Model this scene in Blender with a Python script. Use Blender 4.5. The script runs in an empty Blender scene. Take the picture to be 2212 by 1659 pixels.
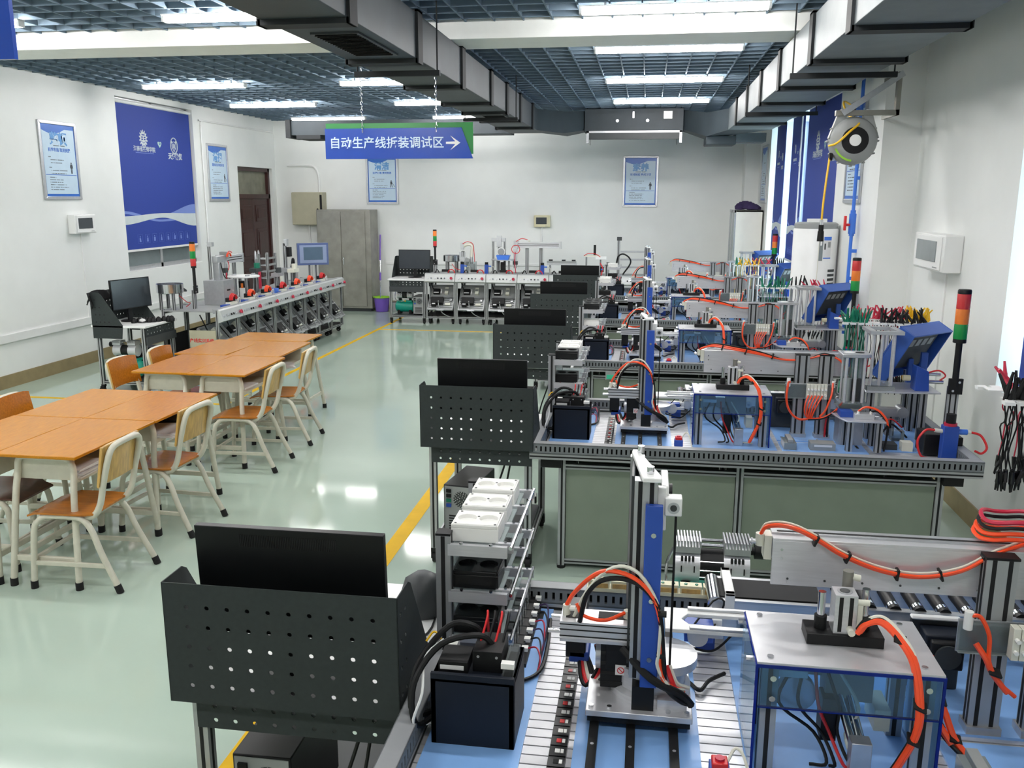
import bpy, math, random
from mathutils import Vector, Matrix, Euler
S = bpy.context.scene
PI = math.pi
random.seed(4)
COL = S.collection

# ---------------------------------------------------------------- camera
def camera():
    f, pitch, yaw, roll = 1897.6, .210573, .150164, .001569
    fw = Vector((-math.sin(yaw), math.cos(yaw), 0)); rt = Vector((math.cos(yaw), math.sin(yaw), 0)); up = Vector((0, 0, 1))
    f2 = fw * math.cos(pitch) - up * math.sin(pitch); u2 = up * math.cos(pitch) + fw * math.sin(pitch)
    r3 = rt * math.cos(roll) + u2 * math.sin(roll); u3 = u2 * math.cos(roll) - rt * math.sin(roll)
    cd = bpy.data.cameras.new('camera'); cd.sensor_width = 36; cd.lens = f / 2212 * 36; cd.clip_start = .05
    c = bpy.data.objects.new('camera', cd); COL.objects.link(c)
    m = Matrix((r3, u3, -f2)).transposed().to_4x4(); m.translation = (0, 0, 2.15); c.matrix_world = m
    S.camera = c
camera()
# ---------------------------------------------------------------- world (daylight outside the windows) and exposure
w = bpy.data.worlds.new('daylight'); S.world = w; w.use_nodes = True
w.node_tree.nodes['Background'].inputs[0].default_value = (.88, .94, 1, 1)
w.node_tree.nodes['Background'].inputs[1].default_value = 7
S.view_settings.view_transform = 'Standard'; S.view_settings.look = 'None'
S.view_settings.gamma = 1; S.view_settings.use_curve_mapping = False
S.view_settings.exposure = 1.02
LAMP = 36.0

# ---------------------------------------------------------------- materials
def lin(c): return tuple((x / 255 / 12.92 if x <= 10 else ((x / 255 + .055) / 1.055) ** 2.4) for x in c)
MAT = {}
def mat(n, c, rough=.5, metal=0, var=.06, scale=8, bump=0, emit=0, spec=.5, coat=0, stretch=None, rvar=0):
    m = bpy.data.materials.new(n); m.use_nodes = True; nt = m.node_tree; b = nt.nodes['Principled BSDF']
    L = lin(c); b.inputs['Base Color'].default_value = (*L, 1); b.inputs['Roughness'].default_value = rough
    b.inputs['Metallic'].default_value = metal; b.inputs['Specular IOR Level'].default_value = spec
    if coat: b.inputs['Coat Weight'].default_value = coat; b.inputs['Coat Roughness'].default_value = .08
    if var or bump or rvar:
        tc = nt.nodes.new('ShaderNodeTexCoord'); nz = nt.nodes.new('ShaderNodeTexNoise'); nz.inputs['Scale'].default_value = scale
        nz.inputs['Detail'].default_value = 4; src = tc.outputs['Object']
        if stretch:
            mp = nt.nodes.new('ShaderNodeMapping'); mp.inputs['Scale'].default_value = stretch
            nt.links.new(src, mp.inputs[0]); src = mp.outputs[0]
        nt.links.new(src, nz.inputs['Vector'])
        if var:
            r = nt.nodes.new('ShaderNodeValToRGB'); e = r.color_ramp.elements
            e[0].position = .3; e[1].position = .7
            e[0].color = (*[x * (1 - var) for x in L], 1); e[1].color = (*[min(1, x * (1 + var)) for x in L], 1)
            nt.links.new(nz.outputs['Fac'], r.inputs[0]); nt.links.new(r.outputs[0], b.inputs['Base Color'])
        if bump:
            bp = nt.nodes.new('ShaderNodeBump'); bp.inputs['Strength'].default_value = bump; bp.inputs['Distance'].default_value = .004
            nt.links.new(nz.outputs['Fac'], bp.inputs['Height']); nt.links.new(bp.outputs[0], b.inputs['Normal'])
        if rvar:
            mr = nt.nodes.new('ShaderNodeMapRange'); mr.inputs['To Min'].default_value = rough - rvar; mr.inputs['To Max'].default_value = rough + rvar
            nt.links.new(nz.outputs['Fac'], mr.inputs[0]); nt.links.new(mr.outputs[0], b.inputs['Roughness'])
    if emit: b.inputs['Emission Color'].default_value = (*L, 1); b.inputs['Emission Strength'].default_value = emit
    MAT[n] = m; return m
def clear(n, c, gloss=.12, rough=.03, opacity=.0):
    m = bpy.data.materials.new(n); m.use_nodes = True; nt = m.node_tree; nt.nodes.clear()
    o = nt.nodes.new('ShaderNodeOutputMaterial'); mx = nt.nodes.new('ShaderNodeMixShader'); t = nt.nodes.new('ShaderNodeBsdfTransparent')
    g = nt.nodes.new('ShaderNodeBsdfPrincipled'); fr = nt.nodes.new('ShaderNodeFresnel'); ma = nt.nodes.new('ShaderNodeMath'); ma.operation = 'ADD'
    L = lin(c); t.inputs[0].default_value = (*L, 1); g.inputs['Base Color'].default_value = (*L, 1); g.inputs['Roughness'].default_value = rough
    fr.inputs[0].default_value = 1.3; ma.inputs[1].default_value = gloss + opacity
    nt.links.new(fr.outputs[0], ma.inputs[0]); nt.links.new(ma.outputs[0], mx.inputs[0])
    nt.links.new(t.outputs[0], mx.inputs[1]); nt.links.new(g.outputs[0], mx.inputs[2]); nt.links.new(mx.outputs[0], o.inputs[0])
    MAT[n] = m; return m
mat('wall', (236, 238, 236), .55, var=.02, scale=3)
mat('beam', (236, 238, 235), .6, var=.02)
mat('floor', (176, 194, 180), .075, var=.035, scale=1.3, rvar=.05, spec=.5)
mat('plenum', (66, 82, 98), .9, var=.1)
mat('grid', (122, 140, 156), .8, var=.05, spec=.08)
mat('lamp', (255, 252, 249), .4, var=0, emit=LAMP)
mat('lampdim', (255, 252, 249), .4, var=0, emit=LAMP * .3)
mat('duct', (52, 61, 67), .55, .1, var=.14, scale=4)
mat('duct_light', (104, 112, 116), .55, .1, var=.1, scale=5)
mat('band', (26, 30, 33), .7, var=.15)
mat('tan', (150, 134, 98), .45, var=.1)
mat('yellow', (224, 178, 0), .5, var=.06, spec=.15)
mat('white', (236, 237, 236), .4, var=.02)
mat('offwhite', (222, 222, 208), .45, var=.03)
mat('cream', (206, 203, 186), .35, var=.05, scale=20)
mat('alu', (196, 198, 202), .36, .75, var=.05, scale=30)
mat('profile', (176, 178, 180), .38, .55, var=.04, scale=20)
mat('brushed', (212, 213, 217), .34, .5, var=.05, scale=14, stretch=(1, 1, 12))
mat('chrome', (215, 216, 220), .14, 1, var=0)
mat('steel', (150, 148, 140), .4, .6, var=.16, scale=5)
mat('slot', (12, 13, 14), .7, var=0)
mat('black', (15, 16, 18), .5, var=.08, spec=.35)
mat('blacksoft', (20, 21, 23), .75, var=.1, bump=.3)
mat('screenback', (11, 13, 15), .4, var=.05, spec=.3)
mat('rubber', (22, 22, 23), .8, var=.1)
mat('navy', (24, 30, 41), .5, var=.06, spec=.3)
mat('peg', (52, 58, 58), .6, var=.07, scale=60, spec=.25)
mat('trunk', (150, 153, 156), .45, var=.04)
mat('trunkside', (118, 123, 126), .5, var=.05)
mat('grey', (150, 153, 152), .5, var=.05)
mat('dgrey', (56, 60, 62), .5, var=.06)
mat('panelgreen', (126, 137, 122), .5, var=.04)
mat('blueplate', (136, 182, 240), .3, var=.05, scale=9)
mat('blue', (38, 78, 170), .42, var=.06)
mat('hmiblue', (52, 92, 172), .42, var=.05)
mat('signblue', (6, 66, 170), .22, var=.02)
mat('signgreen', (30, 132, 58), .3, var=.03)
mat('blindblue', (38, 64, 154), .7, var=.05, scale=60)
mat('blindmid', (92, 116, 200), .7, var=.03)
mat('blindwhite', (205, 214, 216), .7, var=.03)
mat('blindpale', (120, 142, 210), .7, var=.02)
mat('heart', (180, 214, 200), .7, var=.02)
mat('posterpaper', (200, 222, 240), .3, var=.02)
mat('posterblue', (46, 108, 200), .3, var=.04)
mat('postersky', (96, 156, 216), .3, var=.05)
mat('posterink', (52, 60, 74), .4, var=0)
mat('gasket', (70, 80, 78), .5, var=.1)
mat('orange', (255, 84, 40), .3, var=.03)
mat('red', (214, 40, 44), .35, var=.04)
mat('crimson', (196, 40, 70), .4, var=.06)
mat('amber', (236, 128, 50), .25, var=.04)
mat('lampred', (206, 60, 62), .22, var=.04)
mat('lampgreen', (22, 140, 66), .22, var=.04)
mat('panelgrey', (194, 197, 196), .4, .2, var=.03)
mat('paleblue', (84, 100, 146), .45, var=.03)
mat('bezelblue', (140, 154, 186), .4, var=.03)
mat('green', (16, 120, 92), .4, var=.06)
mat('teal', (22, 158, 136), .35, var=.05)
mat('stickergreen', (60, 190, 150), .4, var=0)
mat('leadyellow', (244, 196, 40), .4, var=.04)
mat('purple', (120, 88, 190), .4, var=.04)
mat('lime', (150, 205, 60), .4, var=.04)
mat('darkpurple', (58, 44, 84), .8, var=.2)
mat('pipeblue', (64, 120, 220), .35, var=.03)
mat('hoseyellow', (238, 190, 40), .4, var=.03)
mat('doorwood', (62, 32, 30), .4, var=.25, scale=3, stretch=(8, 8, 1))
mat('transom', (126, 124, 108), .5, var=.2, scale=6)
mat('wood', (190, 124, 20), .24, var=.14, spec=.3, scale=7, stretch=(22, 1.4, 22), rvar=.06)
mat('woodx', (182, 108, 36), .2, var=.14, scale=7, stretch=(1.4, 22, 22), rvar=.06)
mat('woodedge', (176, 112, 50), .4, var=.1)
mat('seatwood', (178, 106, 26), .22, var=.2, scale=5, stretch=(1.5, 14, 14))
mat('backwood', (192, 154, 86), .3, var=.25, scale=5, stretch=(9, 9, 1.5))
mat('darkseat', (84, 46, 34), .28, var=.2, scale=6, stretch=(1.5, 9, 9))
mat('paper', (222, 222, 222), .6, var=.04)
mat('glassdark', (112, 124, 126), .12, var=.05)
mat('screen', (92, 112, 132), .12, var=.04)
mat('screendark', (54, 60, 66), .15, var=.05)
mat('meterglass', (132, 140, 142), .2, var=.05)
mat('cabinetbeige', (182, 178, 154), .5, var=.04)
mat('ivory', (218, 212, 178), .45, var=.05)
mat('pom', (244, 244, 240), .35, var=.015)
mat('cabinetwhite', (238, 236, 228), .45, var=.02)
mat('blacktray', (14, 15, 17), .35, var=.05)
clear('acrylicblue', (204, 230, 247), .05)
clear('acrylicedge', (40, 70, 190), .35)
clear('acrylic', (222, 228, 228), .06)
clear('glass', (222, 232, 230), .05)
clear('smoked', (150, 156, 158), .1)

# ---------------------------------------------------------------- mesh builder
def crom(P, k):
    P = [Vector(p) for p in P]
    if k <= 1 or len(P) < 3: return P
    Q = [P[0] * 2 - P[1]] + P + [P[-1] * 2 - P[-2]]; out = []
    for i in range(1, len(Q) - 2):
        a, b, c, d = Q[i - 1:i + 3]
        for j in range(k):
            t = j / k
            out.append(.5 * (2 * b + (c - a) * t + (2 * a - 5 * b + 4 * c - d) * t * t + (3 * b - a - 3 * c + d) * t ** 3))
    return out + [P[-1]]
class M:
    def __init__(s): s.v = []; s.f = []; s.k = []; s.mt = []; s.sm = []
    def add(s, v, f, m, smooth=False):
        if m not in s.mt: s.mt.append(m)
        o = len(s.v); i = s.mt.index(m); s.v += [tuple(p) for p in v]
        for q in f: s.f.append([o + j for j in q]); s.k.append(i); s.sm.append(smooth)
        return s
    def b(s, x0, x1, y0, y1, z0, z1, m):
        return s.add([(x, y, z) for z in (z0, z1) for y in (y0, y1) for x in (x0, x1)],
                     [(0, 2, 3, 1), (4, 5, 7, 6), (0, 1, 5, 4), (2, 6, 7, 3), (0, 4, 6, 2), (1, 3, 7, 5)], m)
    def ob(s, c, d, e, m):
        R = Euler(e).to_matrix(); c = Vector(c); x, y, z = (q / 2 for q in d)
        return s.add([c + R @ Vector((i * x, j * y, k * z)) for k in (-1, 1) for j in (-1, 1) for i in (-1, 1)],
                     [(0, 2, 3, 1), (4, 5, 7, 6), (0, 1, 5, 4), (2, 6, 7, 3), (0, 4, 6, 2), (1, 3, 7, 5)], m)
    def c(s, p, q, r, m, n=12, r2=None, caps=True):
        p = Vector(p); q = Vector(q); r2 = r if r2 is None else r2
        R = (q - p).to_track_quat('Z', 'Y'); v = []
        for i in range(n):
            a = 2 * PI * i / n; d = R @ Vector((math.cos(a), math.sin(a), 0)); v += [p + d * r, q + d * r2]
        s.add(v, [(2 * i, 2 * ((i + 1) % n), 2 * ((i + 1) % n) + 1, 2 * i + 1) for i in range(n)], m, True)
        if caps:
            if r: s.add(v[0::2], [tuple(range(n - 1, -1, -1))], m)
            if r2: s.add(v[1::2], [tuple(range(n))], m)
        return s
    def t(s, P, r, m, n=6, k=5, closed=False):
        P = crom(P, k); L = len(P); v = []; f = []; u = None
        for i, p in enumerate(P):
            d = (P[min(i + 1, L - 1)] - P[max(i - 1, 0)]).normalized()
            if u is None: u = d.orthogonal().normalized()
            u = (u - d * u.dot(d)); u = u.normalized() if u.length > 1e-6 else d.orthogonal().normalized()
            w = d.cross(u)
            v += [p + (u * math.cos(2 * PI * j / n) + w * math.sin(2 * PI * j / n)) * r for j in range(n)]
        for i in range(L - 1):
            f += [(i * n + j, i * n + (j + 1) % n, (i + 1) * n + (j + 1) % n, (i + 1) * n + j) for j in range(n)]
        s.add(v, f, m, True); s.add(v[:n], [tuple(range(n - 1, -1, -1))], m); s.add(v[-n:], [tuple(range(n))], m)
        return s
    def lathe(s, prof, o, m, n=20, axis=(0, 0, 1)):
        R = Vector(axis).to_track_quat('Z', 'Y'); o = Vector(o); v = []; L = len(prof)
        for i in range(n):
            a = 2 * PI * i / n
            v += [o + R @ Vector((r * math.cos(a), r * math.sin(a), z)) for r, z in prof]
        return s.add(v, [(i * L + j, ((i + 1) % n) * L + j, ((i + 1) % n) * L + j + 1, i * L + j + 1) for i in range(n) for j in range(L - 1)], m, True)
    def ex(s, P, ax, a, b, m):
        def q(u, w, t): return {'x': (t, u, w), 'y': (u, t, w), 'z': (u, w, t)}[ax]
        n = len(P); v = [q(*p, a) for p in P] + [q(*p, b) for p in P]
        return s.add(v, [tuple(range(n - 1, -1, -1)), tuple(range(n, 2 * n))] + [(i, (i + 1) % n, n + (i + 1) % n, n + i) for i in range(n)], m)
    def pr(s, p, q, w=.03, d=.03, m='profile', ng=1):
        """aluminium extrusion from p to q, cross section w x d, with dark slots on its four sides"""
        ax = max(range(3), key=lambda i: abs(q[i] - p[i])); o = [i for i in range(3) if i != ax]
        lo = [0] * 3; hi = [0] * 3; lo[ax] = min(p[ax], q[ax]); hi[ax] = max(p[ax], q[ax])
        for i, h in zip(o, (w, d)): lo[i] = p[i] - h / 2; hi[i] = p[i] + h / 2
        s.b(lo[0], hi[0], lo[1], hi[1], lo[2], hi[2], m)
        for i, j in ((0, 1), (1, 0)):
            wi = (w, d)[i]; k = max(1, round(wi / max(.028, min(w, d)))) if ng == 1 else ng
            sl = min(w, d) * .28
            for t in range(k):
                cc = p[o[i]] + wi * ((t + .5) / k - .5)
                l2 = list(lo); h2 = list(hi); l2[o[i]] = cc - sl / 2; h2[o[i]] = cc + sl / 2
                l2[o[j]] -= .0006; h2[o[j]] += .0006; l2[ax] += .001; h2[ax] -= .001
                s.b(l2[0], h2[0], l2[1], h2[1], l2[2], h2[2], 'slot')
        return s
    def holed(s, x0, x1, z0, z1, y0, y1, hx, hz, r, m):
        """plate in the xz plane, thickness y0..y1, with round through holes at every (hx, hz)"""
        def cuts(a, b, h):
            mid = [(h[i] + h[i + 1]) / 2 for i in range(len(h) - 1)]; p = (h[1] - h[0]) / 2 if len(h) > 1 else (b - a) / 2.2
            e0 = max(a, h[0] - p); e1 = min(b, h[-1] + p)
            c = [e0] + mid + [e1]
            return c, [a] + c + [b]
        cx, _ = cuts(x0, x1, hx); cz, _ = cuts(z0, z1, hz)
        n = 12
        for i, a in enumerate(hx):
            for j, b in enumerate(hz):
                q = [(cx[i], cz[j]), (cx[i + 1], cz[j]), (cx[i + 1], cz[j + 1]), (cx[i], cz[j + 1])]
                cir = [(a + r * math.cos(-.75 * PI + 2 * PI * t / n), b + r * math.sin(-.75 * PI + 2 * PI * t / n)) for t in range(n)]
                for y, fl in ((y0, 0), (y1, 1)):
                    v = [(u, y, w) for u, w in q + cir]
                    f = []
                    for e in range(4):
                        g = [e, (e + 1) % 4] + [4 + (3 * (e + 1) - t) % n for t in range(4)]
                        f.append(tuple(g) if not fl else tuple(reversed(g)))
                    s.add(v, f, m)
                v = [(u, y, w) for y in (y0, y1) for u, w in cir]
                s.add(v, [(t, (t + 1) % n, n + (t + 1) % n, n + t) for t in range(n)], m)
        for a, b, c, d in ((x0, cx[0], z0, z1), (cx[-1], x1, z0, z1), (cx[0], cx[-1], z0, cz[0]), (cx[0], cx[-1], cz[-1], z1)):
            if b - a > 1e-5 and d - c > 1e-5: s.b(a, b, y0, y1, c, d, m)
        return s
    def xf(s, T): s.v = [tuple(T @ Vector(p)) for p in s.v]; return s
    def mesh(s, name, o=(0, 0, 0)):
        me = bpy.data.meshes.new(name)
        me.from_pydata([(p[0] - o[0], p[1] - o[1], p[2] - o[2]) for p in s.v], [], s.f)
        for n in s.mt: me.materials.append(MAT[n])
        me.polygons.foreach_set('material_index', s.k); me.polygons.foreach_set('use_smooth', s.sm); me.update(); me.set_sharp_from_angle(angle=.75)
        return me

# ---------------------------------------------------------------- things, parts, structure, copies
ORG = {}
def props(o, label=None, cat=None, group=None, kind=None):
    if label: o['label'] = label
    if cat: o['category'] = cat
    if group: o['group'] = group
    if kind: o['kind'] = kind
    return o
def thing(name, label, cat, loc, group=None, rz=0):
    o = bpy.data.objects.new(name, None); o.empty_display_size = .05; COL.objects.link(o); o.location = loc; o.rotation_euler.z = rz
    ORG[o.name] = tuple(loc); return props(o, label, cat, group)
def bevel(o, w):
    b = o.modifiers.new('edge', 'BEVEL'); b.width = w; b.segments = 2; b.limit_method = 'ANGLE'; b.angle_limit = .9
def part(m, name, par, bev=0, label=None):
    og = ORG[par.name]; o = bpy.data.objects.new(name, m.mesh(name, og)); COL.objects.link(o); o.parent = par; ORG[o.name] = og
    if bev: bevel(o, bev)
    if label: o['label'] = label
    return o
def solo(m, name, label, cat, loc, group=None, bev=0, rz=0):
    o = bpy.data.objects.new(name, m.mesh(name, loc)); COL.objects.link(o); o.location = loc; o.rotation_euler.z = rz; ORG[o.name] = tuple(loc)
    if bev: bevel(o, bev)
    return props(o, label, cat, group)
def struct(m, name, bev=0):
    o = bpy.data.objects.new(name, m.mesh(name)); COL.objects.link(o); ORG[o.name] = (0, 0, 0)
    if bev: bevel(o, bev)
    return props(o, kind='structure')
def dup(root, loc=None, d=None, label=None, rz=None, group=None, skip=()):
    r = root.copy(); COL.objects.link(r)
    if loc is not None: r.location = loc
    if d is not None: r.location = Vector(root.location) + Vector(d)
    if rz is not None: r.rotation_euler.z = rz
    if label: r['label'] = label
    if group: r['group'] = group
    for ch in list(root.children):
        if ch.name.split('.')[0] in skip: continue
        c = ch.copy(); COL.objects.link(c); c.parent = r
        for g in list(ch.children):
            e = g.copy(); COL.objects.link(e); e.parent = c
    return r
def text(s, size, m, P, ux, uz, name, par=None, thick=.001, align='CENTER', bold=0, sx=1):
    """lettering: origin P, reading direction ux, up direction uz"""
    cu = bpy.data.curves.new(name, 'FONT'); cu.body = s; cu.size = size; cu.align_x = align; cu.align_y = 'CENTER'; cu.extrude = thick
    cu.offset = bold; cu.resolution_u = 3
    t = bpy.data.objects.new(name, cu); COL.objects.link(t)
    dg = bpy.context.evaluated_depsgraph_get(); me = bpy.data.meshes.new_from_object(t.evaluated_get(dg))
    bpy.data.objects.remove(t); bpy.data.curves.remove(cu)
    ux = Vector(ux).normalized(); uz = Vector(uz).normalized(); n = ux.cross(uz)
    og = Vector(ORG[par.name]) if par else Vector()
    T = Matrix((ux * sx, uz, n)).transposed().to_4x4(); T.translation = Vector(P) - og
    me.transform(T); me.materials.clear(); me.materials.append(MAT[m])
    o = bpy.data.objects.new(name, me); COL.objects.link(o)
    if par: o.parent = par
    ORG[o.name] = tuple(og); return o
BEN = ['the front bench', 'the second bench', 'the third bench', 'the fourth bench', 'the last bench']
YF = [1.76, 4.76, 7.37, 10.0, 12.42]
DY = [0, .08, .04, 0, 0]
# ================================================================ the room
XL, XN, XF, YB, YN, ZG, ZT = -7.15, 2.2, 1.9, 16.6, -3.0, 3.55, 4.15
YS = 7.9      # where the right wall steps forward
struct(M().b(XL - .3, 2.6, YN - .2, YB + .2, -.1, 0, 'floor'), 'floor')
struct(M().b(XL - .3, 2.6, YN - .2, YB + .2, ZT, ZT + .1, 'plenum'), 'ceiling_slab')
m = M()          # left wall with the window recess and the doorway
WY0, WY1, WZ0, WZ1 = 11.43, 13.5, 1.1, 3.47; DY0, DY1, DZ = 14.98, 16.44, 2.66
for a in ((YN, WY0, 0, ZT), (WY0, WY1, 0, WZ0), (WY0, WY1, WZ1, ZT), (WY1, DY0, 0, ZT), (DY0, DY1, DZ, ZT), (DY1, YB, 0, ZT)):
    m.b(XL - .2, XL, a[0], a[1], a[2], a[3], 'wall')
m.b(XL - .3, XL - .2, WY0 - .1, DY1 + .1, 0, ZT, 'wall'); struct(m, 'wall_left')
struct(M().b(XL - .2, 2.5, YB, YB + .2, 0, ZT, 'wall'), 'wall_back'); struct(M().b(1.66, XF, YB - .4, YB, 0, ZT, 'wall'), 'wall_corner')
struct(M().b(XL - .2, 2.5, YN - .2, YN, 0, ZT, 'wall'), 'wall_front')
m = M(); RY0, RY1 = 9.66, 14.85; RZ0, RZ1 = .92, 3.3          # far right wall with the wide window opening
for a in ((YS, RY0, 0, ZT), (RY0, RY1, 0, RZ0), (RY0, RY1, RZ1, ZT), (RY1, YB, 0, ZT)): m.b(XF, 2.6, a[0], a[1], a[2], a[3], 'wall')
struct(m, 'wall_right_far'); m = M()
NY0, NY1, NZ0, NZ1 = 3.6, 5.8, .97, 3.1               # near bay, set back
for a in ((YN, NY0, 0, ZT), (NY0, NY1, 0, NZ0), (NY0, NY1, NZ1, ZT), (NY1, YS, 0, ZT)): m.b(XN, 2.6, a[0], a[1], a[2], a[3], 'wall')
struct(m, 'wall_right')
def window(name, x, y0, y1, z0, z1, n):
    m = M()
    for y in [y0 + (y1 - y0) * i / n for i in range(n + 1)]: m.b(x, x + .05, y - .025, y + .025, z0, z1, 'white')
    for z in (z0 + .02, z1 - .02): m.b(x, x + .05, y0, y1, z - .02, z + .02, 'white')
    o = struct(m, name); g = M().b(x + .02, x + .03, y0, y1, z0, z1, 'glass'); part(g, 'window_glass', o)
window('window_1', 2.46, RY0, RY1, RZ0, RZ1, 4); window('window_2', 2.46, NY0, NY1, NZ0, NZ1, 2)
m = M()          # sliding window low behind the left blind
for y in (WY0 + .03, (WY0 + WY1) / 2, WY1 - .03): m.b(XL - .14, XL - .1, y - .03, y + .03, WZ0, WZ1, 'alu')
for z in (WZ0 + .03, WZ1 - .03): m.b(XL - .14, XL - .1, WY0, WY1, z - .03, z + .03, 'alu')
o = struct(m, 'window_3'); part(M().b(XL - .125, XL - .115, WY0, WY1, WZ0, WZ1, 'glassdark'), 'window_glass', o)
m = M()
for a, b in ((YN, DY0 - .0), (DY1, YB)): m.b(XL, XL + .012, a, b, 0, .15, 'tan')
struct(m, 'baseboard_left'); struct(M().b(XL, 1.66, YB - .012, YB, 0, .15, 'tan'), 'baseboard_back')
struct(M().b(XN - .012, XN, YN, YS, 0, .15, 'tan').b(XF - .012, XF, YS, YB - .4, 0, .15, 'tan').b(XF, XN, YS - .012, YS, 0, .15, 'tan'), 'baseboard_right')
# double door in the left wall
m = M(); X = XL
for a in ((DY0, DY0 + .07, 0, DZ), (DY1 - .07, DY1, 0, DZ), (DY0, DY1, DZ - .07, DZ), (DY0, DY1, 2.1, 2.18)): m.b(X - .15, X - .06, a[0], a[1], a[2], a[3], 'doorwood')
o = struct(m, 'door_1'); part(M().b(X - .13, X - .12, DY0 + .06, DY1 - .06, 2.18, DZ - .06, 'transom'), 'transom_pane', o)
ym = (DY0 + DY1) / 2
for a, b, s in ((DY0 + .07, ym - .004, 1), (ym + .004, DY1 - .07, -1)):
    l = M().b(X - .13, X - .085, a, b, 0.01, 2.1, 'doorwood')
    for z0, z1 in ((.2, .85), (1.0, 1.55), (1.68, 1.98)):
        l.b(X - .085, X - .075, a + .1, b - .1, z0, z1, 'doorwood').b(X - .075, X - .066, a + .16, b - .16, z0 + .06, z1 - .06, 'doorwood')
    q = part(l, 'door_leaf', o, .006); yh = ym - s * .07
    part(M().lathe([(0, -.16), (.022, -.12), (.03, 0), (.022, .12), (0, .16)], (X - .07, yh, 1.0), 'brushed', 10).c((X - .07, yh, 1.0), (X - .03, yh, 1.0), .012, 'brushed')
         .c((X - .03, yh, 1.0), (X - .03, yh - s * .12, 1.0), .01, 'brushed'), 'door_handle', q)
# yellow lines on the floor
n = 0
for a in ((-4.36, -4.30, 8.46, 15.4), (-7.15, -4.3, 8.42, 8.48), (-4.3, XF, 13.84, 13.9), (-1.56, -1.46, -3.0, 13.84)):
    n += 1; struct(M().b(a[0], a[1], a[2], a[3], 0, .0015, 'yellow'), 'trim_%d' % n)
# cable trunking and conduits on the walls
def trim(m):
    global n
    n += 1; return struct(m, 'trim_%d' % n)
trim(M().b(XL, XL + .03, 2, 10.95, .515, .605, 'white').b(XL, XL + .03, 10.95, DY0 - .05, .515, .605, 'white'))
trim(M().b(XL, XL + .015, 10.4, 10.43, .6, 1.68, 'white'))
trim(M().c((XL + .02, 13.72, .6), (XL + .02, 13.72, 3.25), .014, 'white').t([(XL + .02, 13.72, 3.25), (XL + .02, 13.76, 3.32), (XL + .02, 13.9, 3.33), (XL + .02, 16.5, 3.33)], .014, 'white', 8))
trim(M().t([(-6.9, YB - .02, 2.72), (-6.45, YB - .02, 2.72), (-6.32, YB - .02, 2.66), (-6.27, YB - .02, 2.5), (-6.27, YB - .02, 2.2)], .022, 'white', 8).c((-6.5, YB - .02, 1.6), (-6.5, YB - .02, .15), .015, 'white'))
trim(M().c((-1.95, YB - .015, .1), (-1.95, YB - .015, 1.58), .013, 'white', 8))
trim(M().b(-5.0, -1.9, YB - .02, YB, .86, .9, 'white'))
trim(M().b(XN - .012, XN, 6.9, 6.93, .1, 1.65, 'white'))

# ---------------------------------------------------------------- open-cell ceiling
m = M(); P = .24; T = .006
x = XL + .1
while x < XN: m.b(x - T, x + T, YN, YB, ZG, ZG + .055, 'grid'); x += P
y = YN + .1
while y < YB: m.b(XL, XN if y < YS else XF, y - T, y + T, ZG, ZG + .055, 'grid'); y += P
struct(m, 'ceiling')
struct(M().b(XL, XF, 7.55, 8.07, 3.42, ZT, 'beam'), 'beam', .004)
struct(M().b(XL, XN, 1.2, 1.7, 3.42, ZT, 'beam'), 'beam', .004)

# ---------------------------------------------------------------- lamps
def lamp_mesh():
    return (M().b(-.67, .67, -.035, .035, -.045, -.004, 'lamp').b(-.68, .68, -.02, .02, -.004, .0, 'white')
            .b(-.69, -.67, -.036, .036, -.046, 0, 'white').b(.67, .69, -.036, .036, -.046, 0, 'white'))
ROWS = [('left-hand', -5.69), ('middle', -3.09), ('right-hand', .14)]
NTH = {6.95: 'just in front of the white beam', 8.78: 'just behind the white beam', 11.05: 'between the two farthest lamps and the beam', 13.45: 'above the blowing end of the ducts', 15.85: 'beside the back wall', 4.9: 'above the second bench', 2.6: 'above the front bench', 0.2: 'behind the photographer'}
for nm, lx in ROWS:
    for ly in (0.2, 2.6, 4.9, 6.95, 8.78, 11.05, 13.45, 15.85):
        if nm == 'right-hand' and ly > 14: continue
        yy = ly - (.15 if lx < -1 else 0) - (.05 if lx < -1 and ly > 8 else 0)
        if nm == 'middle' and ly == 8.78: pass
        lab = {'left-hand': 'white tube lamp of the left-hand row', 'middle': 'white tube lamp of the middle row', 'right-hand': 'white tube lamp of the right-hand row'}[nm]
        if lx < -1 and ly in (8.78,): continue
        t = thing('ceiling_light', lab + ', ' + NTH[ly], 'lamp', (lx, yy, ZG - .045), 'tube lamps under the grid ceiling')
        o = bpy.data.objects.get('LM'); 
        a = M(); a.b(-.67, .67, -.035, .035, -.05, -.004, 'lampdim' if ly > 15 else 'lamp'); a.xf(Matrix.Translation((lx, yy, ZG - .03)))
        part(a, 'diffuser', t)
        a = M().b(-.69, .69, -.045, .045, -.004, .006, 'white').b(-.69, -.67, -.036, .036, -.05, 0, 'white').b(.67, .69, -.036, .036, -.05, 0, 'white').c((-.5, 0, .006), (-.5, 0, .05), .008, 'alu', 8).c((.5, 0, .006), (.5, 0, .05), .008, 'alu', 8).xf(Matrix.Translation((lx, yy, ZG - .03)))
        part(a, 'housing', t)

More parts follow.
